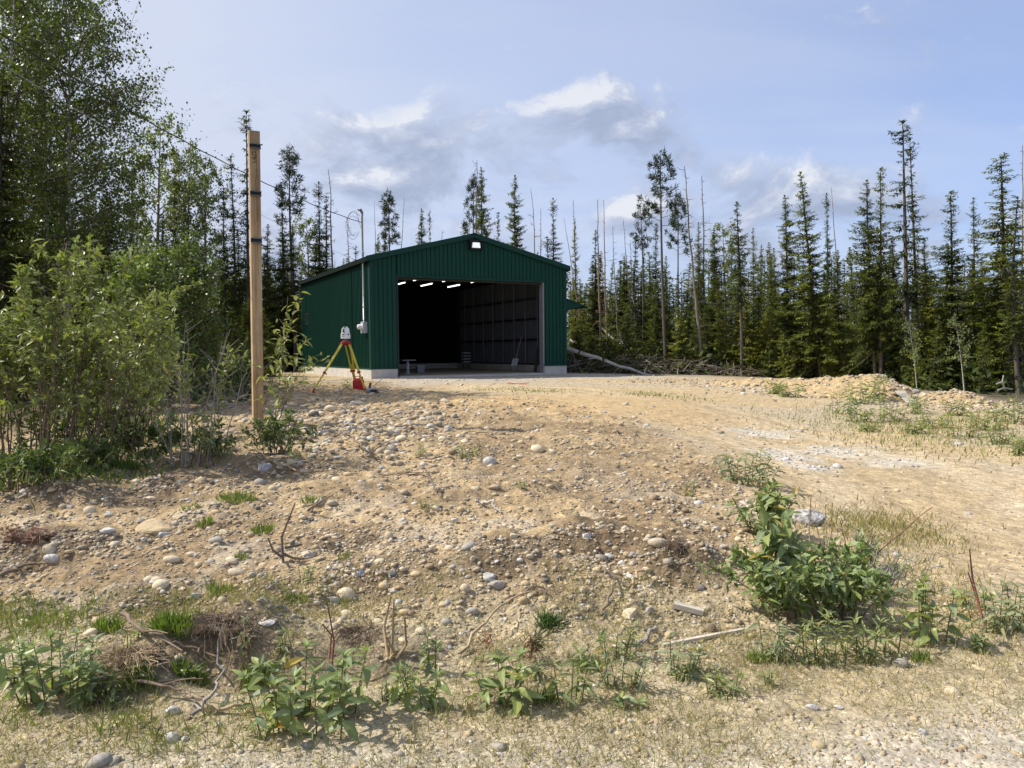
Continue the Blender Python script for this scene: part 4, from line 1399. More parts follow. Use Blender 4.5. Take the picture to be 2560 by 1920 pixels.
g1 = 'trees along the right edge of the clearing'
for k in [
    # right of the shed, from the shed outward
    ('fine', 'narrow dark spruce rising just right of the shed eave', 1437, 545, 1440, 33, 2, .55),
    ('snag', 'thin grey snag topping out above the spruce next to the shed', 1433, 500, 1446, 34, 0, .8),
    ('snag', 'thin bare leaning pole in front of the spruce beside the shed awning', 1410, 540, 1470, 31, 1, .7),
    ('snag', 'left one of two bare reddish poles standing close together', 1491, 499, 1500, 31, 1, 1.1),
    ('snag', 'right one of two bare reddish poles standing close together', 1503, 501, 1517, 31.6, 1, .9),
    ('club', 'dark spruce half hidden behind the pair of reddish poles', 1492, 575, 1490, 33, 0, .8),
    ('snag', 'broken grey snag with side twigs right of the reddish poles', 1530, 565, 1548, 32, 2, .8),
    ('snag', 'short grey snag leaning left in the gap of sky', 1557, 546, 1590, 33, 0, .8),
    ('slim', 'dark spruce filling the stand below the pine with a tufted tip', 1592, 580, 1590, 31, 0, 1.2),
    ('pine', 'lower tuft-topped pine left of the tall bare pine', 1602, 515, 1608, 33, 1, .9),
    ('pine', 'tall bare pine with tufts near the top and one long thin trunk', 1650, 388, 1666, 30, 0, 1.0),
    ('club', 'dark narrow spruce close behind the tall bare pine', 1639, 560, 1640, 33, 1, .9),
    ('pine', 'sparse pine with thin crown between the tall pine and the branchy snag', 1694, 495, 1700, 31, 0, .75),
    ('snag', 'branchy grey snag leaning left with forked top', 1718, 411, 1757, 29.5, 2, 1.1),
    ('snag', 'dark snag with short stubs beside the branchy leaning snag', 1757, 438, 1766, 32, 0, 1.1),
    ('fine', 'bluish spruce in front of the stubbed dark snag', 1745, 556, 1748, 32, 0, .7),
    ('fine', 'bushy mid green spruce left of the pale aspen crown', 1783, 568, 1785, 31, 1, .85),
    ('aspen', 'pale green aspen crown showing between two spruces', 1806, 548, 1812, 36, 0, .9),
    ('slim', 'half bare spruce with flat tufted top and long clean trunk', 1845, 503, 1852, 28.5, 1, 1.15),
    ('fine', 'small pointed spruce right of the flat-topped one', 1882, 570, 1884, 33, 2, .75),
    ('fine', 'low pointed spruce beside a slightly taller pointed one', 1902, 612, 1903, 34, 0, .7),
    ('fine', 'little spruce tip in the notch left of the two large spruces', 1928, 632, 1926, 33, 2, .6),
    ('fine', 'straight large spruce with bare pale lower trunk', 1963, 485, 1976, 28, 1, .95),
    ('fine', 'largest pointed spruce with leaning trunk behind the gravel berm', 2002, 425, 2054, 27, 0, 1.15),
    ('club', 'thin ragged spruce right of the largest pointed spruce', 2066, 480, 2070, 31, 0, .65),
    ('snag', 'slender bare snag leaning left past the thin ragged spruce', 2080, 468, 2112, 32, 1, .7),
    ('fine', 'broad low spruce below the slender leaning snag', 2095, 625, 2098, 29, 1, 1.0),
    ('fine', 'left one of the twin spruces rising from the berm crest', 2171, 448, 2186, 25.5, 1, .9),
    ('club', 'right one of the twin spruces, with a brown broom near its top', 2200, 420, 2203, 25.2, 1, .95),
    ('wisp', 'tallest thin spruce with club top on the right side', 2252, 303, 2272, 28, 0, 1.25),
    ('wisp', 'thin bending spruce touching the tallest thin one', 2272, 345, 2300, 28.6, 0, .95),
    ('fine', 'wide light green spruce in front of the tall thin pair', 2312, 592, 2330, 25, 2, 1.25),
    ('fine', 'short dense spruce between the twin spruces and the tall thin pair', 2232, 590, 2236, 29, 1, 1.0),
    ('club', 'spruce with knobbed tip and light green middle', 2381, 476, 2385, 26, 1, 1.3),
    ('fine', 'pointed spruce standing behind the leaning dark trunk', 2436, 492, 2440, 28.5, 2, .8),
    ('club', 'big dense dark spruce near the right edge with club top', 2506, 388, 2520, 24, 1, 1.55),
    ('snag', 'bare grey snag at the right edge above a spruce', 2552, 365, 2556, 25, 0, .8),
    ('slim', 'rough-trunked spruce with reddish top at the right edge', 2552, 490, 2546, 22.5, 0, 1.3),
    ('snag', 'dark dead trunk leaning right under the big dense spruce', 2420, 680, 2365, 25, 0, .9),
    ('snag', 'steeply leaning grey dead trunk among the right spruces', 2390, 760, 2490, 26, 1, .8),
    ('sapl', 'slim pale aspen sapling behind the berm top', 2272, 800, 2292, 22.5, 0, .8),
    ('sapl', 'bent pale aspen sapling behind the low end of the berm', 2388, 785, 2412, 21.5, 0, .9),
]:
    tree(k[0], k[1], k[2], k[3], k[4], k[5], k[6], g1, k[7])

g2 = 'trees behind the shed'
for k in [
    ('curl', 'curved thin snag behind the right roof slope', 1336, 468, 1345, 40, 0, .8),
    ('club', 'narrow two-stemmed looking spruce behind the right roof slope', 1384, 494, 1386, 38, 0, .8),
    ('snag', 'short straight snag left of the roof-end spruce', 1352, 520, 1352, 39, 0, .8),
    ('fine', 'dense spruce with blunt top right of the roof peak', 1290, 436, 1300, 38, 1, .85),
    ('slim', 'small spruce tip between the two roof-peak spruces', 1245, 530, 1246, 40, 2, .8),
    ('fine', 'tall dark spruce directly behind the roof peak', 1203, 415, 1206, 37, 1, .75),
    ('snag', 'dead branchy spire left against the roof-peak spruce', 1196, 402, 1198, 38, 2, .9),
    ('pine', 'ragged dark pine left of the roof-peak spruce', 1180, 445, 1184, 39, 0, .8),
    ('fine', 'low spruce crown peeping over the roof ridge', 1168, 555, 1168, 40, 0, .8),
    ('fine', 'pointed spruce above the left roof slope', 1055, 520, 1058, 38, 1, .8),
    ('slim', 'thin dark spire just right of the pointed left-slope spruce', 1072, 530, 1076, 39, 0, .6),
    ('snag', 'tiny brown dead top above the left roof slope', 1103, 575, 1104, 40, 2, .7),
    ('snag', 'leaning thin snag crossing the sky over the left slope', 1010, 492, 985, 37, 1, .7),
    ('pine', 'ragged pine group stem left of the leaning snag', 974, 484, 980, 38, 0, .9),
    ('slim', 'dark ragged spruce tight beside the pine left of the leaning snag', 960, 500, 962, 37, 0, 1.0),
    ('snag', 'straight bare spike right of the meter mast', 937, 503, 945, 38, 1, .6),
    ('fine', 'small spruce at the roof corner beside the meter mast', 946, 585, 946, 36, 2, .8),
]:
    tree(k[0], k[1], k[2], k[3], k[4], k[5], k[6], g2, k[7])

g3 = 'trees on the left side of the clearing'
for k in [
    ('wisp', 'tall spruce spire with bottlebrush top just left of the timber post', 613, 274, 622, 33, 0, .9),
    ('slim', 'double-topped dark spruce left of the bottlebrush spire', 572, 388, 580, 34, 0, .9),
    ('pine', 'tall pine with one-sided tufted crown right of the timber post', 727, 376, 735, 30, 0, 1.0),
    ('club', 'dark spruce tucked left under the one-sided pine', 703, 462, 710, 31, 0, .9),
    ('club', 'dark spruce topping the stand left of the curly snag', 797, 456, 800, 33, 0, .95),
    ('curl', 'curly-topped bare snag left of the meter mast', 824, 428, 832, 32, 0, 1.0),
    ('slim', 'dense narrow spruce under the curly-topped snag', 815, 490, 818, 32.5, 2, 1.1),
    ('snag', 'thin leaning dead tree left of the meter mast', 868, 545, 895, 35, 2, .9),
    ('aspen', 'small pale aspen among spruces left of the shed roof', 765, 525, 770, 36, 1, .9),
    ('slim', 'long bare trunk with small top at the shed far corner', 733, 560, 748, 27, 1, .9),
    ('aspen', 'tall pale aspen with the highest crown left of the post', 405, 268, 400, 23, 0, .85),
    ('aspen', 'pale aspen right of the highest pale aspen', 468, 335, 462, 23, 1, .8),
    ('aspen', 'thinner pale aspen nearest the double-topped spruce', 520, 375, 500, 29, 1, .9),
    ('slim', 'dark narrow spruce in front of the pale aspens', 405, 540, 408, 25, 2, 1.5),
    ('slim', 'bare-trunked spruce between the two larger aspens', 438, 420, 452, 27, 1, .8),
    ('fine', 'dense low spruce right of the feathery larch', 480, 570, 482, 27, 0, 1.0),
    ('slim', 'dark spruce just left of the timber post at mid height', 560, 470, 556, 30, 0, 1.0),
    ('fine', 'bushy spruce right behind the timber post', 672, 560, 676, 29, 1, .9),
    ('birch', 'big birch with white trunk and wide crown at upper left', 165, -95, 172, 19, 0, .80),
    ('birch', 'big dark leafy birch cut by the left picture edge', 20, -160, -5, 17, 1, 1.0),
    ('birch', 'leafy birch crown filling the gap behind the white trunk', 110, -60, 95, 20.5, 1, .95),
    ('fine', 'dark spruce at the far left below the birch crown', 10, 170, 15, 16, 1, 1.25),
    ('fine', 'dark spruce behind the white birch trunk', 105, 300, 110, 21, 0, 1.25),
    ('fine', 'dark broad spruce right of the white birch trunk', 262, 470, 265, 20, 1, 1.4),
    ('slim', 'thin dark spruce between birch crown and pale aspens', 335, 400, 338, 24, 1, 1.0),
    ('larch', 'feathery light green young larch behind the willow shrubs', 440, 610, 425, 14.5, 0, 1.05),
    ('larch', 'feathery light green young larch half hidden by willow leaves', 345, 640, 350, 13.6, 0, 1.0),
]:
    tree(k[0], k[1], k[2], k[3], k[4], k[5], k[6], g3, k[7])


def near_mark(px, Y):
    """how one would point to a tree of the stand: by the salient tree next to it"""
    bx, by, lb = min(MARKS, key=lambda m: abs(m[0] - px) + 3 * abs(m[1] - Y))
    rel = ('behind' if Y > by else 'in front of') if abs(bx - px) < 14 else ('left of' if px < bx else 'right of')
    w = lb.replace(',', '').split()[:9]
    while w[-1] in ('of', 'the', 'a', 'an', 'with', 'and', 'in', 'at', 'to', 'from', 'on', 'its', 'near', 'by', 'between', 'behind', 'past', 'one', 'just', 'two', 'below', 'above', 'right', 'left', 'tight', 'topping', 'out', 'long', 'thin', 'bare', 'dark', 'top', 'beside'):
        w.pop()
    return rel + ' the ' + ' '.join(w)


def filler(n, px0, px1, y0, y1, top0, top1, kinds, grp, seed):
    rg = random.Random(seed)
    done = 0
    look = {'fine': 'bushy spruce', 'slim': 'slim spruce', 'club': 'ragged spruce', 'young': 'young spruce', 'snag': 'dead trunk', 'aspen': 'pale aspen'}
    while done < n:
        px = px0 + (px1 - px0) * (done + rg.random()) / n
        Y = rg.uniform(y0, y1)
        b = P(px, 900, Y)
        a_, b_ = shed_ab(b[0], b[1])
        if -1.5 < a_ < SW + 1.5 and -3 < b_ < SL + 2.0:
            Y = 37 + rg.random() * 4
        k = rg.choice(kinds)
        tp_ = top1 - (top1 - top0) * rg.random() ** 1.5
        if k == 'young':
            tp_ = rg.uniform(740, 850)
        tree(k, look[k] + ' ' + near_mark(px, Y), px + rg.uniform(-22, 22), tp_, px, Y, None, grp + ', ' + look[k], rg.uniform(.8, 1.3))
        done += 1


KK = ['fine', 'slim', 'club', 'fine', 'snag', 'slim']
filler(14, 1430, 1800, 31, 36, 590, 720, KK, 'stand right of the shed', 1)
filler(14, 1430, 1800, 37, 46, 600, 700, KK, 'stand right of the shed', 2)
filler(20, 1440, 1860, 29.5, 32, 740, 850, ['young'], 'stand right of the shed', 3)
filler(15, 1800, 2240, 29, 36, 590, 720, KK, 'stand behind the berm', 4)
filler(14, 1800, 2240, 37, 46, 600, 700, KK, 'stand behind the berm', 5)
filler(16, 1860, 2260, 26, 30, 740, 850, ['young'], 'stand behind the berm', 6)
filler(12, 2240, 2600, 27, 34, 590, 720, KK, 'stand at the right edge', 7)
filler(10, 2240, 2620, 36, 46, 600, 700, KK, 'stand at the right edge', 8)
filler(12, 2260, 2600, 23, 28, 740, 850, ['young'], 'stand at the right edge', 9)
filler(14, 640, 930, 33, 42, 560, 680, KK, 'stand between post and shed', 10)
filler(10, 560, 760, 27, 32, 740, 850, ['young', 'fine'], 'stand between post and shed', 11)
filler(14, 270, 650, 29, 38, 520, 680, KK + ['aspen'], 'stand left of the post', 12)
filler(12, 260, 640, 21, 28, 700, 820, ['young', 'young', 'fine'], 'stand left of the post', 13)
filler(9, -60, 290, 22, 30, 300, 560, ['fine', 'slim', 'fine'], 'stand behind the birch', 14)
filler(8, -60, 300, 15, 20, 560, 760, ['young', 'fine'], 'stand behind the birch', 15)
filler(12, 470, 770, 35, 41, 560, 700, ['fine', 'fine', 'club'], 'stand between post and shed', 17)
filler(7, 1440, 1640, 33, 36, 640, 720, ['fine'], 'stand right of the shed', 18)
filler(8, 940, 1420, 38, 46, 560, 640, ['fine', 'slim'], 'stand behind the shed', 16)


# far wood: one mass behind everything
def far_wood():
    rg = np.random.default_rng(77)
    mb = MB()
    tk = MB()
    for k in range(330):
        th = -.80 + 1.6 * (k + rg.random()) / 330
        r = rg.uniform(50, 66)
        x, y = math.sin(th) * r, math.cos(th) * r
        h = rg.uniform(4.0, 7.8)
        tk.tube([(x, y, .2), (x, y, h * .95 + .4)], [.10, .02], 4, cap=False, col=(.08, .068, .055))
        m = 300
        t = rg.uniform(.06, 1, m) ** .8
        az = rg.uniform(0, 6.283, m)
        rr = (1 - t) ** .7 * 1.3 * rg.uniform(.2, 1, m) + .05
        C = np.stack([x + rr * np.cos(az), y + rr * np.sin(az), .4 + t * h], -1)
        D = np.stack([np.cos(az), np.sin(az), rg.uniform(-.6, .1, m)], -1)
        quads(mb, C, D, rnd_unit(rg, m) + np.array([0, 0, .3]), rg.uniform(.18, .42, m), .045, np.array((.055, .072, .022)) * rg.uniform(.6, 1.4, (m, 1)))
    o = mb.build('far_wood', M_SPR)
    tag(o, 'dark mass of spruce wood far behind the clearing', 'wood', kind='stuff')
    o.parent = None
    t = tk.build('far_trunks', mat('far_bark', (1, 1, 1), rough=.95, attr=True))
    tag(t, 'thin trunks of the far wood behind the clearing', 'wood', kind='stuff')


far_wood()
# ------------------------------------------------------------------ stones
def stone_mat(name, col, var=.16, dusty=.35):
    m, t, out = new_mat(name)
    tc = nd(t, 'ShaderNodeTexCoord').outputs['Object']
    oi = nd(t, 'ShaderNodeObjectInfo').outputs['Random']
    a = nd(t, 'ShaderNodeAttribute', attribute_name='col').outputs[0]
    n = nd(t, 'ShaderNodeTexNoise', ins={'Vector': tc, 'Scale': 3.0, 'Detail': 7.0, 'Roughness': .65}).outputs[0]
    f = ramp(t, n, [(.3, (1 - var * 1.7,) * 3), (.7, (1 + var,) * 3)])
    g = ramp(t, oi, [(0, (.80, .80, .82)), (1, (1.12, 1.10, 1.06))])
    c = mixc(t, 1.0, mixc(t, 1.0, mixc(t, 1.0, a, (*col, 1), 'MULTIPLY'), f, 'MULTIPLY'), g, 'MULTIPLY')
    b = nd(t, 'ShaderNodeBsdfPrincipled', ins={'Base Color': c, 'Roughness': .85, 'Specular IOR Level': .25})
    n2 = nd(t, 'ShaderNodeTexNoise', ins={'Vector': tc, 'Scale': 9.0, 'Detail': 6.0, 'Roughness': .7}).outputs[0]
    bp = nd(t, 'ShaderNodeBump', ins={'Height': n2, 'Strength': .35, 'Distance': .12})
    t.links.new(bp.outputs[0], b.inputs['Normal'])
    t.links.new(b.outputs[0], out.inputs[0])
    return m


SMAT = {'cream': stone_mat('cream_stone', (.66, .565, .40)), 'tan': stone_mat('tan_stone', (.54, .43, .265)), 'grey': stone_mat('grey_stone', (.43, .395, .335)),
        'pale': stone_mat('pale_chalky_stone', (.60, .58, .54), .34), 'dark': stone_mat('dark_stone', (.17, .165, .16)), 'brown': stone_mat('brown_stone', (.33, .25, .165))}
PEB = stone_mat('pebble_stone', (1, 1, 1), .12)


def ico(sub):
    import bmesh
    bm = bmesh.new()
    bmesh.ops.create_icosphere(bm, subdivisions=sub, radius=1.0)
    v = np.array([x.co[:] for x in bm.verts])
    f = np.array([[q.index for q in x.verts] for x in bm.faces])
    bm.free()
    return v, f


def stone_geo(seed, sub=3, rugged=0.0):
    rg = np.random.default_rng(seed)
    v, f = ico(sub)
    d = np.zeros(len(v))
    for k in range(5):
        a = rnd_unit(rg, 1)[0]
        d += rg.uniform(-.10, .10) * np.cos((v @ a) * rg.uniform(1.5, 3.2) + rg.uniform(0, 6))
    if rugged:
        for k in range(7):   # broken faces
            a = rnd_unit(rg, 1)[0]
            lim = rg.uniform(.55, .85)
            over = np.maximum(0, v @ a - lim)
            v = v - over[:, None] * a * rugged
        d += rg.normal(size=len(v)) * .02 * rugged
    v = v * (1 + d)[:, None]
    v = v * np.array([1.0, rg.uniform(.68, .9), rg.uniform(.5, .72)])
    return v, f


STONE = {}
for i in range(6):
    for cn in SMAT:
        v, f = stone_geo(200 + i, 3)
        me = MB().add(v, f).mesh('round_' + cn + str(i), True)
        me.materials.append(SMAT[cn])
        STONE['round', cn, i] = me
for i in range(4):
    for cn in ('pale', 'grey', 'tan', 'cream'):
        v, f = stone_geo(300 + i, 3, .9)
        me = MB().add(v, f).mesh('broken_' + cn + str(i), False)
        me.materials.append(SMAT[cn])
        STONE['broken', cn, i] = me
RS = random.Random(9)
SMAT['boulder'] = stone_mat('boulder_stone', (.50, .49, .46), .55)
for i in range(4):
    v, f = stone_geo(360 + i, 4, 1.0)
    v = v * (1 + .10 * (fbm(v[:, 0] * 3 + 5, v[:, 1] * 3 + v[:, 2] * 2, 98, 3) - .5))[:, None]
    me = MB().add(v, f).mesh('broken_boulder' + str(i), False)
    me.materials.append(SMAT['boulder'])
    STONE['broken', 'boulder', i] = me


def stone(px, py, w, label, cn='cream', shape='round', asp=1.0, group=None, sink=.45, cat='stone', name='stone', zrot=None):
    p = G(px, py + w * .18)
    r = w * p[1] / F * .5
    me = STONE[shape, cn, RS.randrange(6 if shape == 'round' else 4)]
    o = link(name, me, None, (p[0], p[1] + r * .3, p[2] + r * (.62 * asp - sink * .9) * .8),
             (RS.uniform(-.25, .25), RS.uniform(-.25, .25), RS.uniform(-.5, .5) if zrot is None else zrot), (r * 1.05, r * 1.0, r * asp * 1.05))
    tag(o, label, cat, group)
    return o


for a in [
    (121, 1374, 36, 'round cream cobble near the left picture edge, below the root clump', 'cream'), (170, 1381, 20, 'small yellowish cobble just right of the round cream cobble', 'tan'),
    (127, 1400, 36, 'pale flattish cobble just below the round cream cobble', 'pale'), (425, 1399, 38, 'long smooth cream cobble on the left rubble slope', 'cream'),
    (536, 1354, 36, 'long grey cobble tilted against a dark hollow', 'grey'), (579, 1405, 30, 'pale round cobble left of the dead twig', 'cream'),
    (588, 1430, 42, 'long pale cobble below the dead twig, left', 'cream'), (371, 1451, 30, 'left one of three cream cobbles lying in contact', 'cream'),
    (391, 1453, 28, 'middle one of three cream cobbles lying in contact', 'cream'), (398, 1465, 40, 'lowest of three cream cobbles lying in contact', 'cream'),
    (865, 1493, 50, 'big cream cobble beside a white stone on the slope', 'cream'), (831, 1503, 32, 'white angular stone touching the big cream cobble', 'pale', 'broken'),
    (865, 1537, 32, 'tilted cream cobble below the big cream cobble', 'cream'), (57, 1560, 30, 'cream oval cobble left of the lower leafy weeds', 'cream'),
    (49, 1624, 36, 'lower cobble of a pair at the left edge', 'cream'), (42, 1608, 30, 'upper cobble of a pair at the left edge', 'cream'),
    (225, 1584, 30, 'half buried cream cobble above the leafy weeds', 'cream'), (10, 1597, 28, 'cobble cut by the left picture edge', 'tan'),
    (385, 1312, 92, 'largest tan sandstone slab on the left rubble', 'tan', 'broken', .8), (405, 1334, 46, 'white flat stone leaning on the tan sandstone slab', 'pale', 'broken', .7),
    (268, 1329, 38, 'white broken stone left of the tan sandstone slab', 'pale', 'broken'), (655, 1172, 46, 'grey white broken stone near the shrub by the post', 'pale', 'broken'),
    (680, 1221, 22, 'round cream cobble below the shrub by the post', 'cream'), (647, 1206, 26, 'grey cobble under the grey white broken stone', 'grey'),
    (551, 1552, 22, 'small pinkish cobble above the torn sod', 'tan'), (660, 1552, 46, 'flat white stone on top of the torn sod', 'pale', 'broken', .5),
    (484, 1495, 30, 'white stone above the bright grass tuft', 'pale', 'broken'), (427, 1846, 42, 'white cobble in the lower left grass', 'pale'),
    (247, 1906, 56, 'grey cobble cut by the bottom picture edge', 'grey'), (427, 1782, 46, 'pale stone among the dead branches at lower left', 'pale', 'broken'),
    (1040, 1437, 26, 'tan round cobble above the dead stalks', 'tan'), (959, 1465, 28, 'tan oval cobble left of the dead stalks', 'tan'),
    (1162, 1477, 26, 'upright cream cobble on the bank face', 'cream', 'round', 1.3), (1180, 1530, 33, 'grey cream oval cobble low on the bank face', 'grey'),
    (1315, 1461, 22, 'tan cobble beside a small root tuft', 'tan'), (1223, 1446, 36, 'rough grey white lump on the bank, upper of two', 'pale', 'broken', 1.2),
    (1238, 1468, 44, 'rough grey lump on the bank, lower of two', 'grey', 'broken'), (1010, 1537, 28, 'flat tan cobble right of the dead stalks', 'tan'),
    (944, 1554, 26, 'squarish cream cobble left of the dead stalks', 'cream'), (1050, 1579, 28, 'tilted cream cobble right below the dead stalks', 'cream'),
    (1115, 1562, 26, 'plain grey cobble in the gravel right of the dead stalks', 'grey'), (1005, 1601, 24, 'cream cobble at the foot of the dead stalks', 'cream'),
    (981, 1439, 24, 'dark grey cobble beside the pale cobbles on the bank', 'dark'), (1309, 1506, 26, 'upright tan stone at the bank middle', 'tan', 'round', 1.3),
    (1575, 1541, 52, 'torn bulging cream stone at the bank foot', 'cream', 'broken'), (1624, 1536, 30, 'pointed grey stone beside the torn cream stone', 'grey', 'broken', 1.3),
    (1677, 1589, 32, 'tan cobble left of the long fallen board', 'tan'), (1311, 1683, 40, 'half buried tan cobble behind the broad leaved weed', 'tan'),
    (1170, 1367, 40, 'smooth grey oval cobble above the bank lip', 'grey'), (1645, 1359, 50, 'large smooth pale boulder on the bank lip beside the dark root', 'cream'),
    (1080, 1370, 22, 'left cobble under a small root tangle', 'cream'), (1123, 1375, 24, 'right cobble under a small root tangle', 'cream'),
    (1281, 1340, 26, 'cream angular stone on the flat above the bank', 'cream', 'broken'), (1464, 1345, 30, 'white lumpy stone above the bank lip', 'pale', 'broken'),
    (1559, 1299, 20, 'yellow cobble on the flat left of the big leafy bush', 'tan'), (1514, 1287, 16, 'squarish yellowish stone near the yellow cobble', 'cream', 'broken'),
    (971, 1342, 22, 'small upright cream stone on the flat rubble', 'cream', 'round', 1.4), (1224, 1153, 36, 'pale stone near the top of the rubble flat', 'pale'),
    (1342, 1124, 34, 'cream stone at the upper edge of the rubble flat', 'cream'), (1003, 1095, 34, 'largest cobble in the cobble spread', 'cream'),
    (806, 1081, 30, 'white angular stone at the left of the cobble spread', 'pale', 'broken'), (840, 1198, 28, 'flat cream cobble below the cobble spread', 'cream', 'round', .7),
    (870, 1187, 22, 'tan cobble right above the flat cream cobble', 'tan'), (2105, 1296, 22, 'cream cobble right of the white boulder', 'cream'),
    (2254, 1661, 38, 'grey stone in its own shadow among the right hand weeds', 'grey'), (2029, 1772, 30, 'white stone on the dry grass, left of a pair', 'pale', 'broken'),
    (2095, 1770, 22, 'white stone on the dry grass, right of a pair', 'pale', 'broken'), (2308, 1834, 24, 'white stone on the pale road at lower right', 'pale'),
    (2046, 1864, 36, 'tan flat cobble on the pale road near the bottom edge', 'tan', 'round', .7), (1833, 1570, 28, 'tan cobble left of the foot of the large bush', 'tan'),
    (1777, 1572, 34, 'half buried brown cobble left of the large bush', 'brown'), (2199, 1429, 48, 'blue grey stone right of the large leafy bush', 'grey', 'broken'),
    (1810, 1365, 26, 'dark grey broken stone on the slope left of the large bush', 'grey', 'broken'), (1790, 1322, 22, 'white broken stone uphill of the large bush', 'pale', 'broken'),
    (1822, 1406, 24, 'upper tan cobble between root and large bush', 'tan'), (1812, 1425, 26, 'lower tan cobble between root and large bush', 'tan'),
]:
    stone(*a)
stone(2031, 1302, 80, 'large white and grey boulder behind the leafy bush', 'boulder', 'broken', 1.0, name='boulder', cat='boulder', sink=.12)

ZONES = [('cobble spread below the tripod', 660, 1130, 995, 1135, 95, (13, 25)), ('upper rubble flat below the driveway', 1000, 1560, 1080, 1330, 28, (12, 20)),
         ('left rubble slope below the willows', 30, 640, 1180, 1500, 44, (14, 26)), ('middle bank face', 820, 1420, 1380, 1600, 40, (13, 24)), ('bank face left of the leafy bush', 1420, 1860, 1330, 1600, 22, (12, 22)),
         ('drive shoulder near the grey shrub', 1560, 1800, 1130, 1260, 10, (10, 18)), ('dry verge in front of the bank', 500, 1900, 1640, 1890, 16, (12, 22))]
CW = {'cream': 'cream', 'tan': 'tan', 'grey': 'grey', 'pale': 'chalky white', 'brown': 'brown', 'dark': 'dark grey'}
for zn, x0, x1, y0, y1, n, (w0, w1) in ZONES:
    for k in range(n):
        cn = RS.choices(['cream', 'tan', 'grey', 'pale', 'brown', 'dark'], [8, 5, 3, 3, 2, .6])[0]
        sh = 'broken' if cn in ('pale', 'grey', 'tan', 'cream') and RS.random() < (.75 if cn == 'pale' else .3) else 'round'
        w = RS.uniform(w0, w1) * (.8 + .4 * RS.random())
        stone(RS.uniform(x0, x1), RS.uniform(y0, y1), w, f'small {CW[cn]} {"angular stone" if sh == "broken" else "rounded cobble"} on the {zn}', cn, sh, RS.uniform(.8, 1.1), f'{CW[cn]} stones, {zn}')


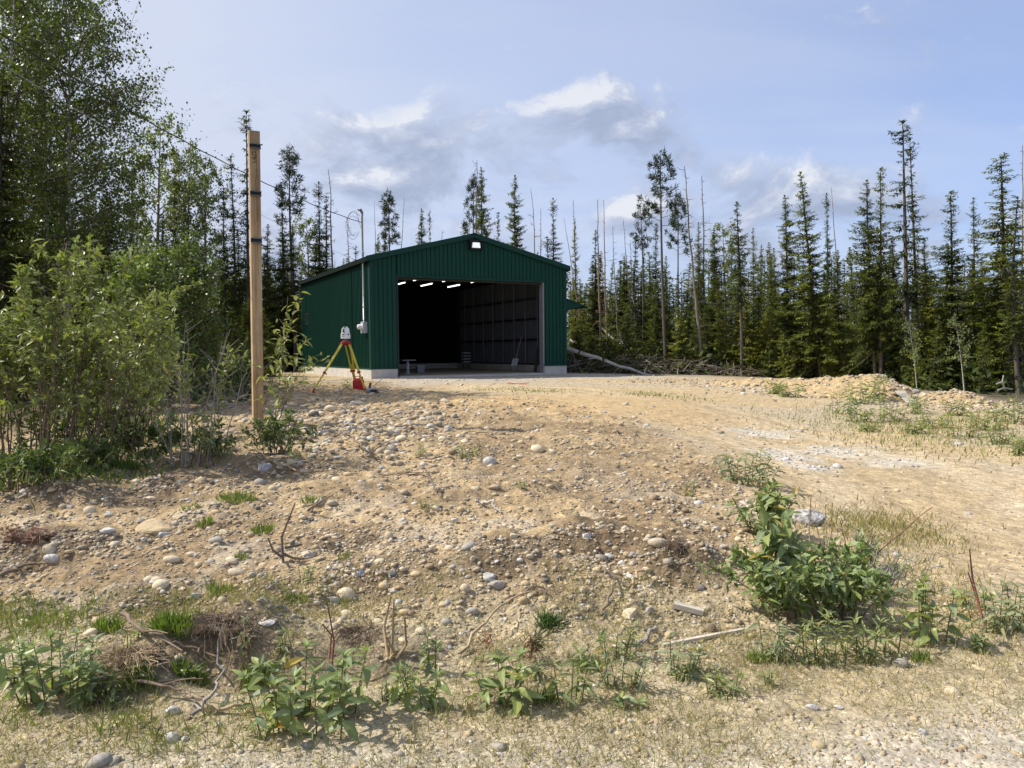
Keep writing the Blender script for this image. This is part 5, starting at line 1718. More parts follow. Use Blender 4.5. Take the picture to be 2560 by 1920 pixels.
# ---- pebbles and gravel nobody could count
def pebbles():
    rg = np.random.default_rng(4)
    n = 60000
    px = rg.uniform(-60, 2620, n)
    py = 905 + (1960 - 905) * rg.random(n) ** 1.0
    d = np.array([ray(a, b) for a, b in zip(px, py)])
    # coarse hit with the mean terrain, then one refinement
    X = np.zeros(n)
    Y = np.zeros(n)
    z = np.full(n, .25)
    for _ in range(14):
        k = (z - EYE) / np.minimum(d[:, 2], -.012)
        k = np.minimum(k, 60)
        X, Y = d[:, 0] * k, d[:, 1] * k
        z = .5 * z + .5 * ground_z(X, Y)
    zz = ground_z(X, Y)
    _, rm, onb = ground_parts(X, Y)
    ok = (np.abs(zz - z) < .08) & (Y < 27) & (Y > 2.2)
    a_, b_ = shed_ab(X, Y)
    ok &= ~((a_ > -.2) & (a_ < SW + .2) & (b_ > -.25) & (b_ < SL + .2))
    dens = .10 + .75 * rm * (.35 + 1.1 * sstep(.35, .7, fbm(X * 1.4, Y * 1.4, 60, 3))) + .8 * onb
    cob = np.exp(-((X + 3.2) / 2.3) ** 2 - ((Y - 14.5) / 3.5) ** 2)
    dens = dens + .6 * cob
    whp = np.zeros(n)
    for (qx, qy, sx, sy) in [(1900, 1082, 120, 13), (1960, 1140, 110, 22), (2080, 1125, 150, 16), (2020, 1170, 90, 14)]:
        whp = np.maximum(whp, np.exp(-((px - qx) / sx) ** 2 - ((py - qy) / sy) ** 2))
    dens = dens + whp * .8
    dens = dens * np.where(Y < 3.9, .5, 1) + .22 * (Y < 3.3)
    dens[X > 11] *= .2
    dens[(X < -6.2) & (Y > 7)] *= .15
    ok &= rg.random(n) < dens
    X, Y, zz, rm, onb, cob, whp = X[ok], Y[ok], zz[ok], rm[ok], onb[ok], cob[ok], whp[ok]
    # cobbles of the berm and of the cobble spread, strewn in place
    k = 1900
    i = rg.integers(0, len(BERM) - 1, k)
    bp = BERM[i] + (BERM[i + 1] - BERM[i]) * rg.random((k, 1))
    bx, by = bp[:, 0] + rg.normal(size=k) * .9, bp[:, 1] + rg.normal(size=k) * .9 - .5
    k2 = 1500
    cpx = rg.normal(size=k2) * 150 + 900
    cpy = 1055 + rg.normal(size=k2) * 38
    cw = np.array([PZ(a, b, .53)[:2] for a, b in zip(cpx, np.maximum(cpy, 985))])
    ex, ey = np.concatenate([bx, cw[:, 0]]), np.concatenate([by, cw[:, 1]])
    ke = len(ex)
    X, Y = np.concatenate([X, ex]), np.concatenate([Y, ey])
    zz = np.concatenate([zz, ground_z(ex, ey)])
    rm, onb, cob, whp = [np.concatenate([q, np.full(ke, f)]) for q, f in ((rm, 0.), (onb, 0.), (cob, 0.), (whp, 0.))]
    m = len(X)
    v0, f0 = ico(1)
    nv = len(v0)
    size = np.exp(rg.normal(size=m) * .45) * np.clip(.0030 * Y ** .72, .0048, .03)
    size *= 1 + .9 * onb + .5 * cob
    size[-ke:] = np.exp(rg.normal(size=ke) * .38) * .034
    size = np.minimum(size, .085)
    V = np.broadcast_to(v0, (m, nv, 3)) * (1 + rg.uniform(-.30, .26, (m, nv, 1)))
    V = V * np.stack([rg.uniform(.8, 1.5, m), rg.uniform(.7, 1.1, m), rg.uniform(.45, .75, m)], -1)[:, None]
    an = rg.uniform(0, 6.283, m)
    c, s = np.cos(an)[:, None], np.sin(an)[:, None]
    V = np.stack([V[..., 0] * c - V[..., 1] * s, V[..., 0] * s + V[..., 1] * c, V[..., 2] + V[..., 0] * rg.uniform(-.2, .2, (m, 1))], -1)
    V = V * size[:, None, None] + np.stack([X, Y, zz + size * .04], -1)[:, None]
    pal = np.array([(.62, .52, .355), (.53, .42, .265), (.44, .395, .325), (.64, .61, .55), (.38, .29, .19), (.24, .22, .20), (.60, .52, .39)])
    wts = np.array([.32, .26, .11, .08, .11, .03, .09])
    ci = rg.choice(7, m, p=wts / wts.sum())
    ci = np.where(whp > .4, rg.choice([3, 2, 3], m), ci)
    ci[-ke:] = rg.choice(7, ke, p=[.28, .32, .10, .06, .12, .02, .10])
    C = pal[ci] * rg.uniform(.8, 1.15, (m, 1))
    mb = MB()
    mb.add(V.reshape(-1, 3), (f0[None] + (np.arange(m) * nv)[:, None, None]).reshape(-1, 3), np.repeat(C, nv, axis=0))
    o = mb.build('pebbles', PEB, None, True)
    tag(o, 'loose pebbles and gravel scattered over the dirt lot', 'pebbles', kind='stuff')
    print('pebbles', m)


pebbles()

# ------------------------------------------------------------------ sticks, logs, slash
M_STICK = mat('dry_stick', (.20, .15, .105), rough=.9, var=.3, scale=15, stretch=(1, 1, 1))
M_STICKG = mat('grey_stick', (.30, .27, .235), rough=.9, var=.3, scale=15)
M_CANE = mat('straw_cane', (.40, .30, .18), rough=.8, var=.2)
M_REDST = mat('reddish_stem', (.20, .075, .05), rough=.7, var=.2)
M_LOG = mat('bleached_log', (.42, .39, .35), rough=.9, var=.3, scale=5)
M_BOARD = mat('pale_board', (.56, .50, .41), rough=.8, var=.2, scale=6)
M_DUFF = mat('root_duff', (.115, .082, .052), rough=.95, var=.3, scale=20)


def stick(pts, r, label, m=None, cat='stick', name='stick', group=None, forks=0, lift=.02, seed=0):
    """pts: list of (px, py, height above ground); the pieces of one dead branch"""
    rg = np.random.default_rng(seed + int(pts[0][0]))
    w = []
    for q in pts:
        g = G(q[0], q[1])
        w.append(g + np.array([0, 0, (q[2] if len(q) > 2 else lift)]))
    w = np.array(w)
    o3 = w[0].copy()
    w = w - o3
    t = np.linspace(0, len(w) - 1, len(w) * 4)
    w2 = np.stack([np.interp(t, np.arange(len(w)), w[:, k]) for k in range(3)], -1)
    w2[1:-1] += rg.normal(size=(len(w2) - 2, 3)) * r * .8
    mb = MB()
    mb.tube(w2, np.linspace(r, r * .45, len(w2)), 6)
    L = np.linalg.norm(w[-1])
    for k in range(forks):
        i = rg.integers(1, len(w2) - 1)
        d = (w2[-1] - w2[0]) / (L + 1e-6) + rnd_unit(rg, 1)[0] * .9
        d[2] = abs(d[2]) * .6
        l2 = L * rg.uniform(.15, .4)
        mb.tube([w2[i], w2[i] + d * l2 * .5, w2[i] + d * l2 + np.array([0, 0, -.1 * l2])], [r * .55, r * .4, r * .2], 5)
    o = mb.build(name, m or M_STICK, None, True)
    o.location = o3
    tag(o, label, cat, group)
    return o


def up(px, py, pxt, pyt, n=3):
    """a stem that stands on the ground at px,py and ends at pxt,pyt in the same depth plane"""
    b = G(px, py)
    t = P(pxt, pyt, b[1])
    return b, t


def standing(name, label, cat, stems, r, m, seed=0):
    b0 = G(stems[0][0], stems[0][1])
    root = thing(name, label, cat, b0)
    rg = np.random.default_rng(seed)
    for (px, py, qx, qy) in stems:
        t = P(qx, qy, b0[1] + rg.uniform(-.1, .1))
        b = P(px, py, b0[1])
        b[2] = gz(b[0], b[1]) - .03 if abs(py - stems[0][1]) < 12 else b[2]
        mid = (b + t) / 2 + rg.normal(size=3) * .02
        MB().tube(np.array([b, mid, t]) - b0, [r, r * .8, r * .4], 6).build('stem', m, root, True)
    return root


standing('dead_sapling', 'leafless dead sapling with three prongs on the left rubble', 'dead plant', [(708, 1408, 738, 1258), (708, 1395, 670, 1345), (712, 1370, 745, 1348), (710, 1385, 770, 1395)], .010, M_STICK, 3)
standing('dead_sapling', 'broken dead stem with dark foot above the bright green grass', 'dead plant', [(768, 1290, 800, 1245), (770, 1275, 835, 1235)], .010, M_STICK, 4)
standing('dry_stalk', 'cluster of pale dry stalks standing in the gravel bank', 'dead plant', [(970, 1645, 978, 1490), (978, 1645, 985, 1500), (972, 1642, 965, 1590), (985, 1640, 1012, 1540)], .009, M_CANE, 5)
standing('dry_stalk', 'two thin red brown stalks behind the broad leaved weed cluster', 'dead plant', [(828, 1665, 818, 1505), (822, 1650, 806, 1560)], .006, M_REDST, 6)
standing('dry_stalk', 'tall pair of brown stalks at the right edge', 'dead plant', [(2465, 1560, 2420, 1430), (2455, 1540, 2424, 1372), (2470, 1560, 2440, 1480)], .007, M_REDST, 7)
standing('dry_stalk', 'slender bare stalks standing out of the large leafy bush', 'dead plant', [(2030, 1400, 2028, 1235), (2065, 1395, 2063, 1262), (2062, 1400, 2080, 1255), (2100, 1410, 2101, 1305)], .005, M_CANE, 8)
stick([(1148, 1648, .02), (1240, 1575, .12), (1330, 1500, .04)], .009, 'long slender cane slanting over the gravel bank', M_CANE, seed=1)
stick([(1640, 1590, .03), (1600, 1625, .04), (1565, 1640, .02)], .013, 'weathered grey branch stub at the bank foot', M_STICKG, forks=2)
stick([(305, 1582, .10), (360, 1620, .08), (440, 1640, .05), (540, 1665, .03)], .012, 'long dark fallen branch lying below the bright grass', M_STICK, forks=3)
stick([(478, 1802, .02), (530, 1765, .05), (558, 1725, .08), (545, 1650, .16)], .009, 'thick forked dead branch in the lower left grass', M_STICKG, forks=2)
stick([(520, 1786, .03), (570, 1789, .03), (622, 1785, .02)], .012, 'pale dead branch beside the thick forked one', M_CANE)
stick([(330, 1730, .04), (430, 1752, .06), (520, 1780, .03)], .009, 'thin dark branch crossing the lower left grass', M_STICK, forks=3)
stick([(0, 1455, .03), (60, 1430, .05), (115, 1418, .02)], .016, 'dark branch at the left picture edge', M_STICK)
stick([(1200, 1265, .02), (1230, 1275, .06), (1252, 1290, .02)], .012, 'bleached white stick on the rubble flat', M_LOG)
stick([(1040, 1155, .05), (1075, 1160, .05), (1110, 1148, .03)], .010, 'brown twigs lying below the cobble spread, right', M_STICK, forks=3)
stick([(870, 1115, .14), (905, 1140, .10), (960, 1158, .02)], .016, 'dark root branch curving below the cobble spread, left', M_STICK, forks=4)
stick([(950, 1195, .03), (1020, 1205, .05), (1080, 1200, .02)], .010, 'dark flat branch on the rubble below the cobbles', M_STICK, forks=3)
stick([(1065, 1225, .16), (1085, 1245, .08), (1100, 1255, .02)], .010, 'forked twig sticking up on the rubble flat', M_STICK, forks=2)
stick([(1500, 1440, .03), (1530, 1455, .05), (1570, 1475, .02)], .009, 'dark twig on the bare sand of the bank', M_STICK, forks=2)
stick([(1505, 1550, .02), (1530, 1500, .06), (1540, 1460, .02)], .010, 'dark crooked root on the bare sand of the bank', M_STICK, forks=1)
stick([(1580, 1475, .02), (1605, 1450, .07)], .012, 'short pale stick on the bare sand', M_CANE)
stick([(2100, 1460, .04), (2180, 1440, .12), (2330, 1365, .30)], .006, 'thin bent twig right of the large bush', M_REDST)
stick([(1240, 1100, .02), (1215, 1090, .03), (1170, 1085, .02)], .012, 'dark twig by the cobbles in the orange sand', M_STICK)
stick([(600, 1130, .10), (680, 1170, .06), (740, 1185, .02)], .014, 'pale splintered stick under the shrub by the post', M_CANE, forks=2)
# standing root and its earth on the lip
def root_clump(px, py, w, h, label, n=26, seed=0, m=None):
    b = G(px, py)
    rg = np.random.default_rng(seed)
    root = thing('root_clump', label, 'roots', b)
    s = b[1] / F
    v, f = stone_geo(900 + seed, 3, .6)
    v = v * (1 + rg.normal(size=(len(v), 1)) * .13)
    MB().add(v * np.array([w * s * .42, w * s * .30, h * s * .55]) + np.array([0, .05, h * s * .0]), f).build('clod', M_DUFF, root)
    mb = MB()
    for k in range(int(n * 1.6)):
        a = rg.uniform(0, 6.283)
        q = rg.uniform(.25, 1.0)
        o = np.array([math.cos(a) * w * s * .40 * q, math.sin(a) * w * s * .30 * q, h * s * (.02 + .42 * (1 - q * q) ** .5)])
        d = np.array([math.cos(a), math.sin(a) * .8 - .2, rg.uniform(-.6, .5)]) * rg.uniform(.02, .11) + rg.normal(size=3) * .02
        c1 = rg.normal(size=3) * .02
        mb.tube([o, o + d * .4 + c1, o + d * .75 - c1 + np.array([0, 0, -.012]), o + d + np.array([0, 0, -.04])], [.0018, .0016, .0012, .0008], 3, cap=False)
    o = mb.build('root_hairs', m or M_STICK, root)
    o['kind'] = 'stuff'
    return root


root_clump(1692, 1400, 70, 120, 'dark upright root stump on the bank lip beside the pale boulder', 30, 1)
root_clump(70, 1350, 150, 60, 'reddish brown tangle of roots at the left picture edge', 60, 2, M_REDST)
root_clump(560, 1585, 210, 90, 'dark torn sod hanging over the hollow at lower left', 90, 3)
root_clump(330, 1660, 160, 80, 'straw coloured torn sod left of the dark hollow', 110, 4, M_CANE)
0 and root_clump(720, 1200, 110, 34, 'brown bark and root heap below the shrub by the post', 40, 5)
root_clump(900, 1590, 120, 50, 'dark overhanging sod above the broad leaved weed cluster', 60, 6)
root_clump(1345, 1478, 40, 22, 'small root tuft on the bank middle', 22, 7)
0 and root_clump(1100, 1385, 90, 26, 'small tangle of roots over two cobbles', 34, 8)
0 and root_clump(130, 1450, 160, 40, 'dark turf lump on the left rubble below the pale cobble', 50, 9)
0 and root_clump(600, 1470, 110, 40, 'brown turf lump between white stones', 40, 10)
0 and root_clump(1140, 1045, 70, 20, 'small brown turf lump at the top of the cobble spread', 24, 11)

# boards on the ground
def board(px0, py0, px1, py1, w, th, label, m=M_BOARD):
    a, b = G(px0, py0), G(px1, py1)
    d = b - a
    L = np.linalg.norm(d)
    M = Matrix.Translation(a + np.array([0, 0, th * .7])) @ Vector(d).to_track_quat('X', 'Z').to_matrix().to_4x4()
    mb = MB()
    mb.prism([(0, -w / 2), (L * .98, -w / 2 + .004), (L, w * .1), (L * .97, w / 2), (.01, w / 2)], -th / 2, th / 2, axis='z')
    o = mb.build('board', m)
    o.matrix_world = M
    return tag(o, label, 'board')


board(1682, 1524, 1758, 1540, .065, .028, 'short pale offcut board on the bank')
board(1655, 1622, 1862, 1582, .024, .016, 'long pale batten behind the verge weeds')
o = board(2248, 985, 2282, 1012, .22, .03, 'grey plank lying on the end of the berm', mat('grey_plank', (.40, .36, .30), rough=.9))
stone(2288, 978, 26, 'dark grey boulder beside the plank on the berm', 'grey', 'round', 1.0, name='boulder', cat='boulder')

# logs beside the shed
def log(a, b, r, label, m=M_LOG, group='fallen logs right of the shed', forks=4):
    a, b = np.array(a), np.array(b)
    rg = np.random.default_rng(int(abs(a[0]) * 1000))
    t = np.linspace(0, 1, 9)[:, None]
    p = (b - a) * t
    p[1:-1] += rg.normal(size=(7, 3)) * r * .35
    mb = MB().tube(p, np.linspace(r, r * .45, 9), 8)
    for k in range(forks):
        i = rg.integers(2, 8)
        d = rnd_unit(rg, 1)[0]
        mb.tube([p[i], p[i] + d * rg.uniform(.15, .5)], [r * .3, r * .1], 5)
    o = mb.build('fallen_log', m, None, True)
    o.location = a
    return tag(o, label, 'log', group)


log(P(1408, 869, 29.2), P(1640, 940, 27.8), .085, 'long bleached log sloping down right from the shed corner')
log(P(1418, 880, 31.5), P(1470, 905, 30.5), .07, 'short curved grey log under the long bleached log', M_SNAG)
log(P(1500, 885, 32.0), P(1575, 915, 31.0), .07, 'grey log half hidden among slash behind the long log')
log(P(1427, 848, 32.0), P(1440, 872, 31.6), .06, 'short white broken stem standing in the slash by the shed', M_LOG)
log(P(1662, 906, 31.0), P(1745, 925, 30.4), .07, 'dark grey log lying level in the slash middle', M_SNAG)
log(P(1600, 930, 29.6), P(1730, 944, 28.8), .08, 'reddish log along the front of the slash', M_SNAGR)
log(P(1780, 918, 29.6), P(1850, 935, 29.0), .06, 'pale thin log at the right end of the slash')
log(P(1488, 808, 33.0), P(1580, 885, 31.5), .06, 'thin pale dead pole leaning through the slash', M_LOG)
log(P(1545, 835, 33), P(1560, 865, 32.5), .07, 'stubby pale splinter leaning among young spruces', M_LOG)
log(P(1590, 895, 32), P(1610, 912, 31), .05, 'small grey bent log before the young spruces', M_SNAG)
_h = P(2490, 960, 19.5)
hb = MB()
for q in ([(0, 0, 0), (.16, 0, .06), (.22, 0, -.10), (.42, 0, -.14)], [(.16, 0, .06), (.19, 0, .22)], [(.22, 0, -.1), (.05, .02, -.16)]):
    hb.tube(np.array(q) * 1.0, .016, 5)
o = hb.build('bleached_branch', M_LOG)
o.location = _h
tag(o, 'bleached crooked branch caught on the dark trunk at right', 'branch')


def slash():
    rg = np.random.default_rng(15)
    mb, lf = MB(), MB()
    for k in range(1300):
        px = rg.uniform(1412, 1950)
        Y = rg.uniform(29.0, 32.6) - .0015 * (px - 1400)
        b = P(px, 930, Y)
        z = gz(b[0], b[1])
        h = rg.uniform(0, .62) * max(.25, 1 - abs(px - 1560) / 480)
        c = np.array([b[0], b[1], z + h])
        d = rnd_unit(rg, 1)[0] * np.array([1, .8, .45]) * rg.uniform(.2, .9)
        m_ = (.16, .125, .095) if rg.random() < .6 else (.27, .24, .21)
        mb.tube([c - d, c + rg.normal(size=3) * .05, c + d], [.014, .012, .004], 3, cap=False, col=m_)
    m = 7000
    px = rg.uniform(1412, 1950, m)
    b = np.array([P(a, 930, y) for a, y in zip(px, rg.uniform(29.2, 32.5, m))])
    zz = ground_z(b[:, 0], b[:, 1])
    C = np.stack([b[:, 0], b[:, 1], zz + rg.random(m) ** 1.6 * .7], -1)
    cc = np.where(rg.random((m, 1)) < .55, np.array([[.10, .06, .035]]), np.array([[.045, .058, .02]])) * rg.uniform(.6, 1.4, (m, 1))
    quads(lf, C, rnd_unit(rg, m), rnd_unit(rg, m), rg.uniform(.1, .28, m), .03, cc)
    o = mb.build('brushwood', mat('brushwood_bark', (1, 1, 1), rough=.95, attr=True))
    tag(o, 'dead brushwood heaped along the wood edge right of the shed', 'brushwood', kind='stuff')
    o = lf.build('slash_needles', M_SPR)
    tag(o, 'brown and green slash sprays along the wood edge right of the shed', 'slash', kind='stuff')


slash()
# ------------------------------------------------------------------ leafy plants
M_WEED = leaf_mat('weed_leaf', trans=.28, var=.22, rough=.42, back=(1.35, 1.3, 1.5))
M_GRASS = leaf_mat('grass_blade', trans=.30, var=.05, rough=.6)
M_STEMG = mat('green_stem', (.12, .13, .05), rough=.7, var=.15)


def leaf_geo(L, w, col, fold=.25, droop=.25, seed=0, tipw=.35):
    """one leaf along +X: midrib and two sides"""
    xs = np.array([0, .16, .42, .70, 1.0])
    ws = np.array([.10, .62, 1.0, .70, 0.0]) * w / 2
    rg = np.random.default_rng(seed)
    tw = rg.uniform(-.25, .25)
    mid = np.stack([xs * L, np.zeros(5), -droop * L * xs ** 2], -1)
    le = mid + np.stack([np.zeros(5), ws, ws * fold + ws * tw * xs], -1)
    ri = mid + np.stack([np.zeros(5), -ws, ws * fold - ws * tw * xs], -1)
    v = np.concatenate([mid, le[:4], ri[:4]])
    f4 = []
    for k in range(3):
        f4 += [(k, k + 1, 5 + k + 1, 5 + k), (k, 9 + k, 9 + k + 1, k + 1)]
    f3 = [(3, 4, 8), (3, 12, 4)]
    c = np.tile(np.array(col), (len(v), 1))
    c[:5] *= np.array([1.2, 1.18, 1.15])
    return MB().add(v, [np.array(f4), np.array(f3)], c)


LEAF = {}
for nm, cols, L, w in (('wide', [(.185, .235, .09), (.18, .23, .125), (.23, .27, .095)], 1.0, .42), ('narrow', [(.195, .235, .09), (.18, .22, .10), (.235, .265, .10)], 1.0, .21),
                       ('willow', [(.215, .25, .08), (.18, .215, .078), (.26, .29, .10)], 1.0, .40), ('grey', [(.20, .235, .135), (.18, .215, .125), (.23, .255, .14)], 1.0, .24)):
    LEAF[nm] = []
    for k, cc in enumerate(cols):
        for d in (.12, .38, .75):
            me = leaf_geo(L, w, cc, .28, d, k * 7).mesh(nm + '_leaf', False)
            me.materials.append(M_WEED)
            LEAF[nm].append(me)
    me = leaf_geo(L, w * .9, (.34, .27, .07), .5, .5, 5).mesh(nm + '_yellow_leaf', False)
    me.materials.append(M_WEED)
    LEAF[nm].append(me)
RP = random.Random(21)


def put_leaf(parent, pos, d, L, kind, roll=0.0):
    o = link('leaf', LEAF[kind][-1] if RP.random() < .025 else RP.choice(LEAF[kind][:-1]), parent)
    q = Vector(d).to_track_quat('X', 'Z').to_matrix().to_4x4()
    o.matrix_local = Matrix.Translation(pos) @ q @ Matrix.Rotation(roll, 4, 'X') @ Matrix.Scale(L, 4)
    return o


def weed(label, px, py, hpx, wpx, n_st, leaf_px, kind='wide', per=11, cat='weed', name='leafy_weed', group=None, droop=.5, stem=None, low=.12):
    """upright leafy stems from one base: sizes in survey pixels at that distance"""
    b = G(px, py)
    s = b[1] / F
    H, Wd, LL = hpx * s, wpx * s, leaf_px * s
    root = thing(name, label, cat, b, 0, group)
    for k in range(n_st):
        off = np.array([RP.uniform(-1, 1) * Wd * .42, RP.uniform(-1, 1) * Wd * .22, 0])
        if n_st == 1:
            off *= 0
        off[2] = gz(b[0] + off[0], b[1] + off[1]) - b[2] - .02
        h = H * RP.uniform(.5, 1.0)
        lean = np.array([off[0] * .45 + RP.uniform(-.1, .1) * Wd, off[1] * .4 + RP.uniform(-.12, .06) * Wd, 0])
        base, mid, top = off, off + lean * .4 + np.array([0, 0, h * .55]), off + lean + np.array([0, 0, h])
        tt = np.linspace(0, 1, 6)[:, None]
        cv = base * (1 - tt) ** 2 + 2 * mid * tt * (1 - tt) + top * tt ** 2
        MB().tube(cv, np.linspace(.0030, .0014, 6) * (1 + LL * 3), 5, cap=False).build('stem', stem or M_STEMG, root, True)
        az = RP.uniform(0, 6.28)
        for j in range(per):
            f = low + (1 - low) * (j + .5) / per
            p = base * (1 - f) ** 2 + 2 * mid * f * (1 - f) + top * f ** 2
            az += 2.4 + RP.uniform(-.3, .3)
            el = RP.uniform(-.25, .45) + (f - .45) * 1.1 - droop * .3
            d = (math.cos(az) * math.cos(el), math.sin(az) * math.cos(el), math.sin(el))
            put_leaf(root, p, d, LL * RP.uniform(.42, 1.2) * (1.05 - .45 * max(0, f - .6)), kind, RP.uniform(-.9, .9))
        for j in range(4):
            az += 1.7
            put_leaf(root, top, (math.cos(az) * .8, math.sin(az) * .8, RP.uniform(.3, 1.2)), LL * RP.uniform(.4, .75), kind, RP.uniform(-.6, .6))
    return root


weed('broad leaved sprout cluster with large grey green leaves at lower left', 770, 1815, 195, 300, 17, 60, 'wide', 9)
weed('small broad leaved weed right of the large sprout cluster', 1055, 1765, 110, 90, 6, 42, 'wide', 9)
weed('broad leaved weed with a big hanging leaf at bottom centre', 1262, 1770, 150, 120, 7, 52, 'wide', 9)
weed('narrow leaved weed right of the weed with the hanging leaf', 1420, 1760, 140, 90, 6, 50, 'narrow', 10)
weed('little grey green sapling with round leaves on the gravel', 1090, 1680, 110, 60, 3, 34, 'wide', 10, cat='sapling', name='sapling')
weed('upright bright narrow leaved weed beside the branch stub', 1535, 1650, 90, 80, 6, 44, 'narrow', 9)
weed('pale weed in front of the long batten, left', 1560, 1720, 110, 110, 6, 40, 'grey', 10)
weed('pale weed in front of the long batten, middle', 1690, 1690, 120, 120, 7, 42, 'grey', 10)
weed('dense low green weed on the dry grass', 1805, 1740, 80, 90, 8, 36, 'narrow', 9)
weed('grey green willow sprout under the large bush, left', 1950, 1645, 110, 110, 7, 40, 'grey', 11)
weed('dark willow sprout under the large bush, right', 2045, 1655, 130, 100, 8, 40, 'narrow', 11)
weed('spreading light willow sprout right of the dark willow sprout', 2190, 1655, 120, 180, 10, 42, 'narrow', 11)
weed('tall broad leaved sprout between the two right hand sprouts', 2330, 1610, 180, 100, 6, 46, 'wide', 10)
weed('wide low sprout with brown stalks at the right edge', 2490, 1575, 120, 150, 10, 40, 'grey', 10)
weed('weed cut by the right picture edge', 2555, 1560, 110, 80, 5, 40, 'grey', 10)
weed('grey green shrub at the left edge of the drive', 1862, 1208, 85, 130, 14, 30, 'grey', 13)
weed('tiny weed left of the grey green shrub', 1722, 1240, 45, 34, 5, 18, 'grey', 9)
weed('narrow leaved weeds under the bright grass tuft at lower left', 60, 1700, 110, 120, 8, 40, 'narrow', 10)
weed('low leafy plant with toothed leaves at lower left', 130, 1760, 190, 210, 14, 46, 'wide', 11)
weed('small dark weed at the lower left corner beside the leafy plant', 250, 1730, 110, 110, 7, 36, 'wide', 10)
weed('tiny green weed at the edge of the cobble spread, left', 760, 1150, 40, 60, 5, 18, 'narrow', 8)
weed('tiny green weed at the edge of the cobble spread, right', 1170, 1145, 45, 60, 6, 18, 'narrow', 8)
weed('tiny green weed between cobbles below the tripod', 1040, 1140, 38, 40, 4, 18, 'narrow', 8)
weed('tiny weed on the rubble flat near the white stick', 1068, 1275, 34, 40, 4, 16, 'narrow', 7)
weed('tiny reddish weed right of the root twigs', 1318, 1225, 34, 30, 4, 15, 'narrow', 7)
weed('dark weed tuft among the left rubble near the dead sapling', 745, 1470, 60, 70, 5, 22, 'narrow', 8)
weed('small weed just left of the tripod foot', 742, 960, 28, 50, 5, 12, 'narrow', 8)
weed('small weed behind the tripod by the foundation', 868, 970, 24, 34, 5, 12, 'narrow', 8)
# willowherb on and before the berm
for k, (px, py, h, w, lb) in enumerate([
    (1935, 985, 28, 26, 'small willowherb on the left shoulder of the berm'), (1972, 992, 36, 50, 'willowherb clump on the left shoulder of the berm'),
    (2105, 1035, 75, 70, 'bushy willowherb at the front of the berm, left'), (2145, 1010, 65, 60, 'willowherb climbing the berm below its top, left'),
    (2185, 1005, 70, 60, 'willowherb climbing the berm below its top, right'), (2225, 1055, 70, 95, 'densest willowherb clump in front of the berm'),
    (2140, 1055, 40, 60, 'low dark willowherb left of the densest clump'), (2300, 1035, 45, 50, 'dark low shrub in the dip between the two berm humps'),
    (2340, 1070, 45, 90, 'willowherb clump below the second hump'), (2410, 1095, 65, 90, 'leafy clump in the grass right of the drive'),
    (2460, 1075, 60, 80, 'leafy clump behind the grass right of the drive'), (2500, 1110, 55, 60, 'leafy clump nearest the right edge by the drive'),
    (2500, 1055, 60, 60, 'pale leafy clump at the end of the berm'), (2545, 1060, 70, 50, 'tall weeds before the trunk at the right edge'), (2545, 1140, 50, 40, 'weed at the right edge of the drive'),
    (2285, 1085, 30, 40, 'little weed at the drive edge below the densest clump'), (2170, 1080, 22, 34, 'tiny weed at the drive edge, left'), (2395, 1040, 40, 50, 'weed on the second berm hump')]):
    weed(lb, px, py, h * .92, w * 1.0, 9, 22, 'narrow', 9, group='willowherb around the berm', name='willowherb')


